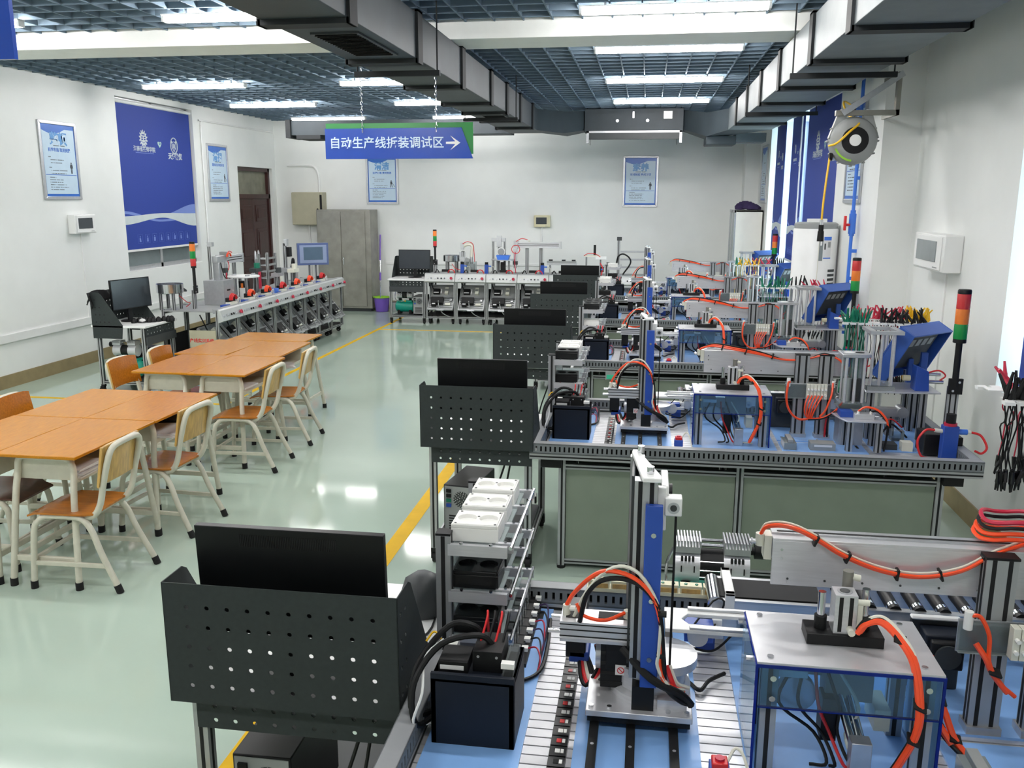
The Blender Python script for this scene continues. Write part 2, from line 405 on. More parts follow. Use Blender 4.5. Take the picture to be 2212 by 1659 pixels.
# ---------------------------------------------------------------- air ducts
def duct(name, label, x0, x1, y0, y1, z0, z1, mt, bands, grills, hang):
    t = thing(name, label, 'duct', ((x0 + x1) / 2, y0, z0))
    part(M().b(x0, x1, y0, y1, z0, z1, mt), 'duct_casing', t, .004)
    for y in bands:
        part(M().b(x0 - .012, x1 + .012, y - .065, y + .065, z0 - .03, z0 + .002, 'band').b(x0 - .02, x0 + .002, y - .065, y + .065, z0 - .03, z1 + .015, 'band')
             .b(x1 - .002, x1 + .02, y - .065, y + .065, z0 - .03, z1 + .015, 'band').b(x0 - .02, x1 + .02, y - .065, y + .065, z1, z1 + .015, 'band'), 'joint_band', t)
    for gx0, gx1, gy0, gy1 in grills:
        g = M().b(gx0, gx1, gy0, gy1, z0 - .012, z0, 'dgrey')
        k = int((gy1 - gy0) / .045)
        for i in range(k): g.ob(((gx0 + gx1) / 2, gy0 + .03 + i * (gy1 - gy0 - .05) / k, z0 - .014), (gx1 - gx0 - .04, .022, .003), (.5, 0, 0), 'slot')
        part(g, 'air_grille', t)
    for y in hang:
        part(M().b(x0 - .08, x1 + .08, y - .02, y + .02, z0 - .07, z0 - .03, 'band').c((x0 - .06, y, z0 - .07), (x0 - .06, y, ZT), .006, 'band', 6).c((x1 + .06, y, z0 - .07), (x1 + .06, y, ZT), .006, 'band', 6), 'hanger', t)
    return t
dl = duct('air_duct', 'grey sheet metal air duct running to the back wall left of the lamps', -2.15, -1.65, YN, 13.95, 3.1, 3.41, 'duct',
     (2.0, 3.5, 4.95, 6.42, 7.95, 9.4, 10.45, 11.55, 12.75), ((-2.02, -1.72, 5.3, 6.15), (-2.0, -1.72, 10.55, 11.1)), (2.6, 6.75, 10.8))
dr = duct('air_duct', 'pale sheet metal air duct running along the right wall under the grid', 1.12, 1.74, YN, 13.6, 3.1, 3.41, 'duct_light',
     (2.9, 4.3, 5.58, 6.86, 8.45, 9.8, 11.1, 12.4), (), (2.2, 7.3, 10.5))
t = thing('air_handling_unit', 'wide grey air conditioning unit hung between the two ducts', 'air conditioner', (-.27, 14.8, 3.08))
part(M().b(-1.06, .52, 14.8, 15.4, 3.16, 3.53, 'duct'), 'casing', t, .01)
part(M().b(-1.0, .48, 14.74, 14.82, 3.05, 3.17, 'dgrey').b(-1.02, .5, 14.73, 14.76, 3.15, 3.18, 'alu').b(-1.02, -.98, 14.73, 14.8, 2.99, 3.18, 'alu').b(.46, .5, 14.73, 14.8, 2.99, 3.18, 'alu'), 'drip_tray', t)
part(M().b(.2, .34, 14.76, 14.8, 3.36, 3.48, 'white'), 'control_box', t, .005)
for q in (-.53, -.05): part(M().c((q, 14.79, 3.34), (q, 14.8, 3.34), .025, 'alu'), 'bolt', t)
part(M().b(-.29, -.26, 14.78, 14.8, 3.38, 3.48, 'alu'), 'lifting_lug', t)
part(M().c((-1.02, 14.9, 3.5), (-1.02, 14.9, ZT), .006, 'band', 6).c((.48, 14.9, 3.5), (.48, 14.9, ZT), .006, 'band', 6).c((-.96, 14.76, 2.96), (-.96, 14.76, 3.06), .004, 'band', 6).c((.42, 14.76, 2.96), (.42, 14.76, 3.06), .004, 'band', 6), 'hanger_rods', t)
def sock(name, label, A, B):
    """tapering link between two rectangular rings (4 points each)"""
    m = M(); m.add(list(A) + list(B), [(i, (i + 1) % 4, 4 + (i + 1) % 4, 4 + i) for i in range(4)], 'duct')
    return solo(m, name, label, 'duct', A[0])
sock('duct_connector', 'crumpled grey link from the left duct to the air conditioning unit', [(-1.65, 13.3, 3.1), (-1.65, 13.95, 3.1), (-1.65, 13.95, 3.4), (-1.65, 13.3, 3.4)], [(-1.35, 14.3, 3.12), (-1.35, 15.0, 3.12), (-1.35, 15.0, 3.45), (-1.35, 14.3, 3.45)])
sock('duct_connector', 'short canvas collar at the left end of the air conditioning unit', [(-1.35, 14.3, 3.12), (-1.35, 15.0, 3.12), (-1.35, 15.0, 3.45), (-1.35, 14.3, 3.45)], [(-1.06, 14.85, 3.2), (-1.06, 15.3, 3.2), (-1.06, 15.3, 3.5), (-1.06, 14.85, 3.5)])
sock('duct_connector', 'crumpled silver link from the air conditioning unit to the right duct', [(.52, 14.85, 3.2), (.52, 15.3, 3.2), (.52, 15.3, 3.5), (.52, 14.85, 3.5)], [(.85, 14.2, 3.05), (.85, 14.9, 3.05), (.85, 14.9, 3.4), (.85, 14.2, 3.4)])
sock('duct_connector', 'grey elbow joining the far end of the right duct', [(.85, 14.2, 3.05), (.85, 14.9, 3.05), (.85, 14.9, 3.4), (.85, 14.2, 3.4)], [(1.12, 13.6, 3.1), (1.74, 13.6, 3.1), (1.74, 13.6, 3.4), (1.12, 13.6, 3.4)])
t = thing('air_duct', 'grey branch duct crossing behind the hanging sign towards the left wall', 'duct', (-3.9, 14.0, 3.1))
part(M().b(-5.74, -2.15, 13.95, 14.4, 3.1, 3.33, 'duct'), 'duct_casing', t, .004); part(M().b(-5.78, -5.7, 13.9, 14.45, 3.06, 3.34, 'band'), 'joint_band', t)
part(M().b(-5.6, -5.2, 13.9, 14.45, 3.04, 3.1, 'band'), 'outlet', t)
t = thing('air_duct', 'pale outlet duct leaving towards the window beside the back wall', 'duct', (1.5, 13.9, 3.0))
part(M().b(.85, 1.3, 14.25, 14.85, 2.93, 3.06, 'duct'), 'elbow', t, .01); part(M().b(1.3, 1.75, 14.3, 14.8, 2.97, 3.1, 'duct_light'), 'duct_casing', t)

# ---------------------------------------------------------------- hanging signs
def sign(y, txt, label):
    t = thing('hanging_sign', label, 'sign', (-1.97, y, 2.43), 'hanging direction signs')
    part(M().ex([(-2.575, 2.44), (-1.37, 2.44), (-1.46, 2.675), (-2.575, 2.675)], 'y', y - .012, y, 'signblue'), 'blue_panel', t)
    part(M().b(-2.57, -1.37, y, y + .006, 2.475, 2.715, 'signgreen'), 'green_panel', t)
    for x in (-2.26, -1.66):
        ch = M(); z = 2.64; i = 0
        while z < (3.1 if x > -2 else 3.55) - .02:
            a = .008; pts = [(x + (a if i % 2 else 0) * math.cos(q), y - .02 + (0 if i % 2 else a) * math.cos(q), z + .017 + .02 * math.sin(q)) for q in [k * PI / 3 for k in range(7)]]
            ch.t(pts, .0022, 'chrome', 4, 1); z += .03; i += 1
        part(ch, 'chain', t)
    if txt: text(txt, .094, 'posterpaper', (-2.07, y - .0135, 2.558), (1, 0, 0), (0, 0, 1), 'lettering', t, .001, bold=.0012)
    ax = -1.52
    part(M().ex([(ax - .065, 2.552), (ax + .01, 2.55), (ax - .03, 2.505), (ax + .05, 2.56), (ax - .03, 2.615), (ax + .01, 2.57), (ax - .065, 2.568)], 'y', y - .0145, y - .012, 'white'), 'arrow', t)
sign(7.0, '自动生产线拆装调试区', 'blue and green hanging sign with white lettering and an arrow')
t = thing('hanging_sign', 'blue hanging sign cut off by the top left corner of the photo', 'sign', (-1.97, 1.84, 2.43), 'hanging direction signs')
part(M().b(-2.575, -1.37, 1.828, 1.84, 2.44, 2.72, 'signblue'), 'blue_panel', t)
part(M().c((-2.26, 1.834, 2.7), (-2.26, 1.834, 3.55), .004, 'chrome', 6).c((-1.66, 1.834, 2.7), (-1.66, 1.834, 3.12), .004, 'chrome', 6), 'chain', t)

# ---------------------------------------------------------------- framed posters
def poster(title, sub, label, P, ux, w, h, fig):
    """framed poster on a wall: P lower left corner, ux reading direction, normal towards the room"""
    ux = Vector(ux); up = Vector((0, 0, 1)); nn = ux.cross(up); T = Matrix((ux, nn, up)).transposed().to_4x4(); T.translation = P
    t = thing('framed_poster', label, 'poster', P)
    def Q(m): return m.xf(T)
    f = .04
    part(Q(M().ex([(0, 0), (w, 0), (w - f, f), (f, f)], 'y', 0, .022, 'alu').ex([(0, h), (f, h - f), (w - f, h - f), (w, h)], 'y', 0, .022, 'alu')
           .ex([(0, 0), (f, f), (f, h - f), (0, h)], 'y', 0, .022, 'alu').ex([(w, 0), (w, h), (w - f, h - f), (w - f, f)], 'y', 0, .022, 'alu')), 'frame', t, .005)
    part(Q(M().b(f - .005, w - f + .005, 0, .010, f - .005, h - f + .005, 'posterblue')), 'blue_border', t)
    pw = w - 2 * f - .03; px = f + .015; pz = f + .03; ph = h - 2 * f - .08
    cap = [(px, pz), (px + pw, pz), (px + pw, pz + ph), (px + pw * .72, pz + ph)] + [(px + pw * (.72 - .72 * i / 8), pz + ph - .05 * math.sin(PI * i / 8) - .02 * i / 8) for i in range(1, 9)]
    part(Q(M().ex(cap, 'y', .010, .0115, 'posterpaper')), 'sheet', t)
    ink = M()
    def bars(z, x0, x1, hh=.008, mm='posterink', seg=9):
        x = x0
        while x < x1: ink.b(x, min(x1, x + hh * 1.1), .0115, .0122, z, z + hh, mm); x += hh * (1.5 if random.random() < .85 else 3)
    bars(pz + ph * .735, px + pw * .33, px + pw * .68, .011, 'gasket')
    for i, (a, b) in enumerate(((.14, .22), (.2, .62), (.2, .55), (.14, .22), (.2, .7), (.2, .66))): bars(pz + ph * (.565 - .046 * i - (.025 if i > 2 else 0)), px + pw * a, px + pw * b)
    ink.b(px + .01, px + pw - .01, .0115, .0123, pz + ph * .29, pz + ph * .30, 'posterblue')
    for i in range(6): bars(pz + ph * (.25 - .038 * i), px + pw * .13, px + pw * (.32 if i == 0 else .5 + .2 * random.random()), .008)
    part(Q(ink), 'small_print', t)
    fx, fz = px + pw * .84, pz + ph * .32; s = h / .93
    g = M().c((fx, .0115, fz + .125 * s), (fx, .0125, fz + .125 * s), .011 * s, 'posterink', 10)
    g.ex([(fx - .016 * s, fz + .06 * s), (fx + .016 * s, fz + .06 * s), (fx + .02 * s, fz + .112 * s), (fx - .02 * s, fz + .112 * s)], 'y', .0115, .0125, 'posterink')
    for a, b in ((-.008, -.018 if fig else -.008), (.008, .02 if fig else .008)): g.ex([(fx + (a - .006) * s, fz + .06 * s), (fx + (b - .006) * s, fz), (fx + (b + .006) * s, fz), (fx + (a + .006) * s, fz + .06 * s)], 'y', .0115, .0125, 'posterink')
    if fig: g.ex([(fx + .01 * s, fz + .09 * s), (fx + .075 * s, fz + .004), (fx + .08 * s, fz + .009), (fx + .015 * s, fz + .096 * s)], 'y', .0115, .0125, 'posterink')
    else:
        for q in (-1, 1): g.ex([(fx + q * .018 * s, fz + .11 * s), (fx + q * .032 * s, fz + .065 * s), (fx + q * .026 * s, fz + .063 * s), (fx + q * .012 * s, fz + .1 * s)], 'y', .0115, .0125, 'posterink')
    part(Q(g), 'drawn_worker', t)
    W = lambda x, z, d: T @ Vector((x, d, z))
    if title: text(title, .155 * w / .68, 'postersky', W(w / 2, pz + ph * .835, .0117), ux, up, 'title_lettering', t, .001, bold=.006)
    if sub: text(sub, .048 * w / .68, 'posterblue', W(w / 2, pz + ph * .675, .0117), ux, up, 'slogan_lettering', t, .0008, bold=.0012)
    return t
poster('整顿', '科学布局 取用快捷', 'blue and white framed poster above the small meter box on the left wall', (XL, 9.79, 2.1), (0, 1, 0), .71, .93, 0)
poster('清扫', '清除垃圾 美化环境', 'blue and white framed poster between the left window blind and the door', (XL, 13.88, 2.06), (0, 1, 0), .72, .93, 1)
poster('清洁', '洁净环境 贯彻到底', 'blue and white framed poster above the steel locker, its top behind the hanging sign', (-5.33, YB, 2.0), (1, 0, 0), .63, .91, 1)
poster('素养', '形成制度 养成习惯', 'glossy framed poster alone on the right half of the back wall', (-.47, YB, 1.96), (1, 0, 0), .64, .91, 0)
poster('', '', 'framed poster on the right wall above the white display cabinet', (XF, 15.78, 2.05), (0, -1, 0), .72, .93, 0)
poster('', '', 'framed poster on the right wall half hidden by the blue pipe', (XF, 9.16, 2.09), (0, -1, 0), .68, .93, 0)
# ---------------------------------------------------------------- printed roller blinds
def blind(label, P, ux, w, h, group=None, cord=None):
    ux = Vector(ux); up = Vector((0, 0, 1)); nn = ux.cross(up); T = Matrix((ux, nn, up)).transposed().to_4x4(); T.translation = P
    t = thing('roller_blind', label, 'blind', P, group)
    Q = lambda m: m.xf(T)
    fl = M(); k = 16; P0 = []
    for i in range(k): fl.b(w * i / k, w * (i + 1) / k, -.002, 0, 0, h, 'blindblue')
    part(Q(fl), 'fabric', t)
    part(Q(M().b(0, w, -.006, .006, -.03, 0, 'white')), 'bottom_bar', t); part(Q(M().c((-.02, 0, h + .02), (w + .02, 0, h + .02), .028, 'white')), 'roller_tube', t)
    def band(top, bot, mm, y, u0=0, u1=1):
        N = 24; f = lambda L, u: sum(L[i][1] * max(0, 1 - abs(u - L[i][0]) / .25) for i in range(5))
        us = [u0 + (u1 - u0) * i / N for i in range(N + 1)]
        sm = lambda L, u: L[0] + (L[1] - L[0]) * (1 - math.cos(PI * min(1, u / .5))) / 2 if u < .5 else L[1] + (L[2] - L[1]) * (1 - math.cos(PI * (u - .5) / .5)) / 2
        pts = [(u * w, sm(bot, u) * h) for u in us] + [(u * w, sm(top, u) * h) for u in reversed(us)]
        return M().ex(pts, 'y', .0, y, mm)
    part(Q(band((.27, .20, .235), (.25, .185, .20), 'blindpale', .0008)), 'printed_ribbon', t)
    part(Q(band((.235, .235, .31), (.22, .225, .23), 'blindpale', .0012)), 'printed_ribbon', t)
    part(Q(band((.232, .247, .238), (.174, .214, .140), 'blindwhite', .0018)), 'printed_ribbon', t, label='white ribbon')
    s = w / 2.03
    g = M(); cx, cz = .335 * w, .775 * h; R = .10 * s
    pts = []
    for i in range(14):
        for a, r in ((-.3, .8), (-.16, 1.06), (.16, 1.06), (.3, .8)): q = 2 * PI * (i + a) / 14; pts.append((cx + r * R * 1.02 * math.sin(q), cz + r * R * 1.18 * math.cos(q)))
    g.ex(pts, 'y', 0, .0015, 'blindwhite')
    for z, x0, x1 in ((.045, -.04, .04), (.012, -.055, -.012), (.012, .012, .055), (-.018, -.055, -.012), (-.018, .012, .055)): g.b(cx + x0 * s, cx + x1 * s, .0015, .002, cz + z * s, cz + (z + .017) * s, 'blindblue')
    g.ex([(cx + R * .75 * u, cz - (.052 + .012 * math.cos(4 * u)) * s) for u in [i / 8 - 1 for i in range(17)]] + [(cx + R * .75 * u, cz - (.045 + .012 * math.cos(4 * u)) * s) for u in [1 - i / 8 for i in range(17)]], 'y', .0015, .002, 'blindblue')
    part(Q(g), 'gear_emblem', t)
    hx, hz, r = .545 * w, .748 * h, .05 * s
    pts = [(hx + r * 1.05 * math.sin(a) ** 3, hz + r * (.85 * math.cos(a) - .33 * math.cos(2 * a) - .13 * math.cos(3 * a))) for a in [2 * PI * i / 28 for i in range(28)]]
    part(Q(M().ex(pts, 'y', 0, .0015, 'heart').t([(hx - r * .3, .002, hz + r * .3), (hx, .002, hz - r * .15), (hx + r * .3, .002, hz + r * .35), (hx + r * .35, .002, hz - .1 * r)], .004 * s, 'blindmid', 4)), 'heart_emblem', t)
    e = M(); ex_, ez = .745 * w, .748 * h
    def ring(rx, rz, dz, tk): e.t([(ex_ + rx * math.cos(a), .001, ez + dz + rz * math.sin(a)) for a in [2 * PI * i / 28 for i in range(29)]], tk, 'blindwhite', 4, 1)
    ring(.098 * s, .115 * s, 0, .009 * s); ring(.058 * s, .062 * s, -.002, .006 * s)
    for q in (-1, 1): e.ex([(ex_ + q * .085 * s, ez + .055 * s), (ex_ + q * .07 * s, ez + .078 * s), (ex_ + q * .03 * s, ez + .055 * s), (ex_ + q * .052 * s, ez + .02 * s)], 'y', 0, .0015, 'blindwhite')
    for q in (-.03, -.015, 0, .015, .03): e.b(ex_ + (q - .004) * s, ex_ + (q + .004) * s, 0, .0015, ez - .035 * s, ez + (.035 - abs(q) * .4) * s, 'blindwhite')
    e.b(ex_ - .045 * s, ex_ + .045 * s, 0, .0015, ez - .04 * s, ez - .034 * s, 'blindwhite')
    part(Q(e), 'round_emblem', t)
    W = lambda x, z: T @ Vector((x, .001, z))
    text('TH', .045 * s, 'blindwhite', W(ex_, ez - .085 * s), ux, up, 'emblem_lettering', t, .0008)
    text('海南省技师学院', .082 * s, 'blindwhite', W(.34 * w, .70 * h), ux, up, 'lettering', t, .0008, bold=.001)
    part(Q(M().b(.225 * w, .46 * w, 0, .001, .673 * h, .677 * h, 'blindpale')), 'fine_print', t)
    text('天煌教仪', .1 * s, 'blindwhite', W(.755 * w, .666 * h), ux, up, 'lettering', t, .0008, bold=.004)
    ic = M()
    for i in range(8):
        x = w * (.19 + .094 * i); z = .07 * h; a = .03 * w; b = .031 * h
        ic.t([(x - a, .001, z - b), (x + a, .001, z - b), (x + a, .001, z + b), (x - a, .001, z + b), (x - a, .001, z - b)], .0022, 'blindmid', 4, 1)
        ic.c((x, 0, z + b * .5), (x, .0015, z + b * .5), .011 * s, 'blindpale', 8)
        ic.ex([(x - .022 * s, z - b * .7), (x + .022 * s, z - b * .7), (x + (.012 + .006 * (i % 3)) * s, z + b * .2), (x - (.018 - .006 * (i % 2)) * s, z + b * .25)], 'y', 0, .0015, 'blindpale')
    part(Q(ic), 'printed_icons', t)
    if cord: part(Q(M().t([(cord, .03, h), (cord, .03, h * .5), (cord + .005, .03, .35), (cord + .03, .03, .18), (cord + .055, .03, .35), (cord + .05, .03, h * .5), (cord + .045, .03, h)], .006, 'white', 5)), 'pull_cord', t)
    return t
blind('blue printed roller blind on the left wall with emblems and a white wave', (XL - .05, 11.46, 1.4), (0, 1, 0), 2.02, 2.0)
g = 'roller blinds on the right wall'
blind('wide blue roller blind behind the tall white floor-standing air conditioner', (1.97, 11.92, 1.29), (0, -1, 0), 2.15, 1.93, g)
blind('narrow blue roller blind just left of the wide blind, with a looped pull cord', (1.97, 13.18, 1.29), (0, -1, 0), 1.0, 1.93, g, cord=.93)
blind('narrow blue roller blind beside the white display cabinet', (1.97, 14.72, 1.29), (0, -1, 0), .95, 1.93, g)
blind('blue roller blind at the right edge of the photo with daylight beside it', (2.29, 5.7, .98), (0, -1, 0), 2.0, 2.08, g)
# ---------------------------------------------------------------- boxes on the walls
def meter(label, P, ux, w, h, d, mt='white'):
    ux = Vector(ux); up = Vector((0, 0, 1)); T = Matrix((ux, ux.cross(up), up)).transposed().to_4x4(); T.translation = P
    t = thing('distribution_box', label, 'electrical box', P, 'small wall boxes')
    part(M().b(0, w, 0, d, 0, h, mt).xf(T), 'casing', t, .008)
    part(M().b(w * .06, w * .94, d, d + .008, h * .05, h * .95, mt).xf(T), 'front_cover', t, .004)
    part(M().b(w * .14, w * .8, d + .006, d + .013, h * .26, h * .82, 'meterglass' if w > .6 else 'screendark').xf(T), 'window', t, .002)
    part(M().b(w * .72, w * .86, d + .008, d + .0095, h * .1, h * .13, 'grey').xf(T), 'nameplate', t)
    return t
meter('small white box with a dark window under the poster on the left wall', (XL, 10.18, 1.68), (0, 1, 0), .43, .235, .1)
meter('small cream box with a dark window on the back wall', (-2.09, YB, 1.585), (1, 0, 0), .3, .22, .09, 'ivory')
meter('white box with a grey window on the near right wall', (XN, 7.33, 1.62), (0, -1, 0), .7, .265, .13)
t = thing('electrical_cabinet', 'beige electrical cabinet on the back wall above the steel locker', 'electrical box', (-6.45, YB, 1.6))
part(M().b(-6.75, -6.14, YB - .22, YB, 1.6, 2.22, 'cabinetbeige'), 'casing', t, .006); 
d = part(M().b(-6.75, -6.19, YB - .25, YB - .222, 1.61, 2.21, 'cabinetbeige').b(-6.19, -6.15, YB - .235, YB - .222, 1.65, 2.17, 'slot'), 'door', t, .004)
part(M().c((-6.23, YB - .25, 1.9), (-6.23, YB - .27, 1.9), .016, 'black'), 'lock', d)
t = thing('steel_locker', 'tall worn grey steel locker with two doors in the back corner', 'locker', (-5.6, 16.2, 0))
part(M().b(-6.14, -5.1, 16.02, 16.5, .06, 1.9, 'steel').b(-6.1, -5.14, 16.06, 16.46, 0, .06, 'dgrey'), 'carcass', t, .006)
for a, b, hx in ((-6.12, -5.67, -5.7), (-5.66, -5.2, -5.63)):
    d = part(M().b(a, b, 16.0, 16.022, .1, 1.87, 'steel'), 'door', t, .004)
    if hx > -5.65: part(M().b(hx - .012, hx + .012, 15.985, 16.0, .88, 1.02, 'chrome').c((hx, 15.985, .98), (hx, 15.965, .98), .01, 'chrome'), 'handle', d, .003)
t = thing('bucket', 'purple plastic bucket with a lime rim on the floor beside the steel locker', 'bucket', (-4.94, 16.1, 0))
part(M().lathe([(0, .005), (.115, .005), (.12, .02), (.15, .27), (.142, .27), (.112, .03), (0, .03)], (-4.94, 16.1, 0), 'purple', 24), 'body', t)
part(M().lathe([(.148, .262), (.165, .27), (.165, .285), (.14, .285), (.14, .275), (.09, .25), (.0, .24)], (-4.94, 16.1, 0), 'lime', 24).t([(-4.78, 16.08, .28), (-4.72, 16.05, .25), (-4.76, 16.02, .2)], .008, 'lime', 5), 'wringer_rim', t)
t = thing('mop', 'purple and silver mop leaning on the wall with its head in the bucket', 'mop', (-4.93, 16.12, .05))
part(M().c((-4.97, 16.12, .2), (-5.02, 16.32, .95), .011, 'chrome', 8).c((-5.02, 16.32, .95), (-5.07, 16.54, 1.42), .013, 'purple', 8), 'handle', t)
part(M().c((-4.995, 16.22, .58), (-5.005, 16.26, .72), .018, 'purple', 8), 'grip', t)
part(M().lathe([(.02, .16), (.06, .1), (.1, .05), (.0, .045)], (-4.96, 16.11, 0), 'paper', 14), 'mop_head', t)
m = M().b(-4.78, -4.62, 16.1, 16.32, 0, .17, 'grey'); m.b(-4.77, -4.63, 16.11, 16.31, .165, .172, 'dgrey')
solo(m, 'waste_bin', 'small grey bin between the purple bucket and the back row computer desk', 'bin', (-4.7, 16.2, 0), bev=.01)
# white display cabinet in the back right corner
t = thing('display_cabinet', 'tall white display cabinet with a glass front beside the right wall', 'cabinet', (1.68, 15.6, 0))
part(M().b(1.45, 1.89, 15.2, 15.225, 0, 1.93, 'cabinetwhite').b(1.45, 1.89, 16.08, 16.1, 0, 1.93, 'cabinetwhite').b(1.87, 1.89, 15.2, 16.1, 0, 1.93, 'cabinetwhite').b(1.45, 1.89, 15.2, 16.1, 1.9, 1.93, 'cabinetwhite').b(1.45, 1.89, 15.2, 16.1, 0, .5, 'cabinetwhite'), 'carcass', t, .003)
for z in (.85, 1.2, 1.55): part(M().b(1.47, 1.87, 15.23, 16.07, z, z + .008, 'glass'), 'shelf', t)
for a, b in ((15.2, 15.64), (15.66, 16.1)):
    d = part(M().b(1.425, 1.45, a, a + .03, .5, 1.93, 'alu').b(1.425, 1.45, b - .03, b, .5, 1.93, 'alu').b(1.425, 1.45, a, b, .5, .54, 'alu').b(1.425, 1.45, a, b, 1.89, 1.93, 'alu').b(1.435, 1.44, a, b, .52, 1.91, 'glass'), 'glass_door', t)
m = M(); 
for i in range(7):
    a = i / 6; m.lathe([(0, -.06), (.08 + .05 * math.sin(3 * a), -.05), (.09, 0), (.05, .05 + .02 * math.sin(5 * a)), (0, .06)], (1.52 + .26 * a, 15.35 + .05 * math.sin(7 * a), 1.99 + .02 * math.sin(4 * a)), 'darkpurple', 9)
solo(m, 'cloth_bag', 'dark purple crumpled bag lying on top of the white display cabinet', 'bag', (1.6, 15.35, 1.93))
# floor-standing air conditioner
ax, ay, ar = 1.675, 9.3, .215
t = thing('floor_air_conditioner', 'tall white cylindrical air conditioner standing in front of the right window', 'air conditioner', (ax, ay, 0))
part(M().lathe([(0, 0), (ar, 0), (ar, 1.83), (ar - .008, 1.84), (ar - .008, 1.842)], (ax, ay, 0), 'white', 40).b(ax - .003, ax + .003, ay - ar - .003, ay - ar + .01, .1, 1.82, 'offwhite'), 'body', t)
part(M().lathe([(ar - .008, 1.84), (ar - .006, 1.885), (ar - .03, 1.9), (0, 1.9)], (ax, ay, 0), 'grey', 40), 'top_ring', t)
part(M().b(ax - .09, ax + .1, ay - .02, ay + .02, 1.895, 1.935, 'white'), 'top_outlet', t, .004)
def onarc(m, a0, a1, z0, z1, mm, e=.002):
    k = 5; v = []
    for i in range(k + 1):
        a = a0 + (a1 - a0) * i / k
        for z in (z0, z1): v.append((ax + (ar + e) * math.sin(a), ay - (ar + e) * math.cos(a), z))
    return m.add(v, [(2 * i, 2 * i + 2, 2 * i + 3, 2 * i + 1) for i in range(k)], mm, True)
m = M(); onarc(m, .22, .6, 1.55, 1.76, 'paper'); onarc(m, .22, .6, 1.73, 1.765, 'pipeblue', .003); onarc(m, .22, .6, 1.552, 1.562, 'pipeblue', .003); onarc(m, .25, .32, 1.64, 1.70, 'dgrey', .003); onarc(m, .42, .56, 1.66, 1.715, 'grey', .003)
part(m, 'energy_label', t)
m = M(); onarc(m, .02, .19, 1.53, 1.745, 'meterglass'); onarc(m, .06, .14, 1.68, 1.72, 'white', .003); part(m, 'rating_label', t)
m = M()
for i in range(9): onarc(m, .5, .95, 1.13 + .044 * i - .3, 1.155 + .044 * i - .3, 'dgrey', .003); 
for i in range(6): onarc(m, .5, .95, 1.2 + .044 * i, 1.225 + .044 * i, 'dgrey', .003)
part(m, 'side_vents', t)
# blue air pipe with a ball valve, and the hose reel on its bracket
t = thing('air_pipe', 'blue compressed air pipe with a red-handled valve on the right wall', 'pipe', (1.845, 8.5, 1.0))
part(M().t([(1.8, 8.35, 3.36), (1.82, 8.43, 3.3), (1.845, 8.5, 3.2), (1.845, 8.5, 3.0), (1.845, 8.5, .9)], .0155, 'pipeblue', 10), 'pipe', t)
part(M().c((1.845, 8.5, 2.0), (1.845, 8.5, 1.82), .032, 'pipeblue', 12).c((1.845, 8.5, 2.03), (1.845, 8.5, 1.8), .024, 'pipeblue', 12), 'valve_body', t)
part(M().b(1.765, 1.785, 8.45, 8.49, 1.85, 1.98, 'red').c((1.78, 8.47, 1.9), (1.82, 8.49, 1.9), .012, 'red'), 'valve_handle', t, .004)
part(M().c((1.845, 8.5, 2.9), (1.75, 8.35, 2.9), .014, 'pipeblue').c((1.75, 8.35, 2.9), (1.71, 8.28, 2.9), .02, 'black'), 'branch_fitting', t)
m = M()
for z in (1.4, 1.65, 2.3, 2.7): m.b(1.84, 1.9, 8.485, 8.515, z, z + .03, 'pipeblue')
part(m, 'pipe_clip', t)
RX, RY, RZ = 1.58, 7.5, 2.58
t = thing('hose_reel', 'round grey air hose reel hanging from a wall bracket above the benches', 'hose reel', (RX, RY, RZ))
part(M().lathe([(0, .0), (.11, .0), (.16, -.02), (.178, -.05), (.185, -.09), (.185, -.12), (.17, -.15), (0, -.15)], (RX, RY - .09, RZ), 'grey', 36, (0, -1, 0)), 'drum_casing', t)
m = M()
for i in range(12):
    a = 2 * PI * i / 12; m.c((RX + .19 * math.cos(a), RY - .02, RZ + .19 * math.sin(a)), (RX + .19 * math.cos(a), RY + .05, RZ + .19 * math.sin(a)), .008, 'grey', 6)
part(m, 'casing_bolts', t)
part(M().lathe([(.0, .012), (.06, .012), (.1, .01), (.105, 0)], (RX, RY - .085, RZ), 'black', 28, (0, -1, 0)), 'hub_ring', t)
part(M().lathe([(0, .02), (.043, .02), (.045, .01)], (RX, RY - .085, RZ), 'white', 24, (0, -1, 0)), 'hub_badge', t)
m = M(); v = []
for i in range(9):
    a = PI * 1.13 + i * .13
    for r in (.148, .163): v.append((RX + r * math.cos(a), RY - .095, RZ + r * math.sin(a)))
m.add(v, [(2 * i, 2 * i + 2, 2 * i + 3, 2 * i + 1) for i in range(8)], 'lime'); part(m, 'warning_stripe', t)
for q in (-1, 1): part(M().ex([(RX + q * .19, RZ + .02), (RX + q * .13, RZ + .2), (RX + q * .06, RZ + .2), (RX + q * .08, RZ + .1)], 'y', RY - .03, RY + .03, 'grey').c((RX + q * .1, RY, RZ + .16), (RX + q * .1, RY, RZ + .24), .014, 'alu'), 'hanging_lug', t)
0 and part(M().ex([(RX + .19, RZ + .02), (RX + .13, RZ + .2), (RX + .06, RZ + .2), (RX + .08, RZ + .1)], 'y', RY - .03, RY + .03, 'grey').c((RX - .1, RY, RZ + .16), (RX - .1, RY, RZ + .24), .014, 'alu').c((RX + .1, RY, RZ + .16), (RX + .1, RY, RZ + .24), .014, 'alu'), 'hanging_lugs', t)
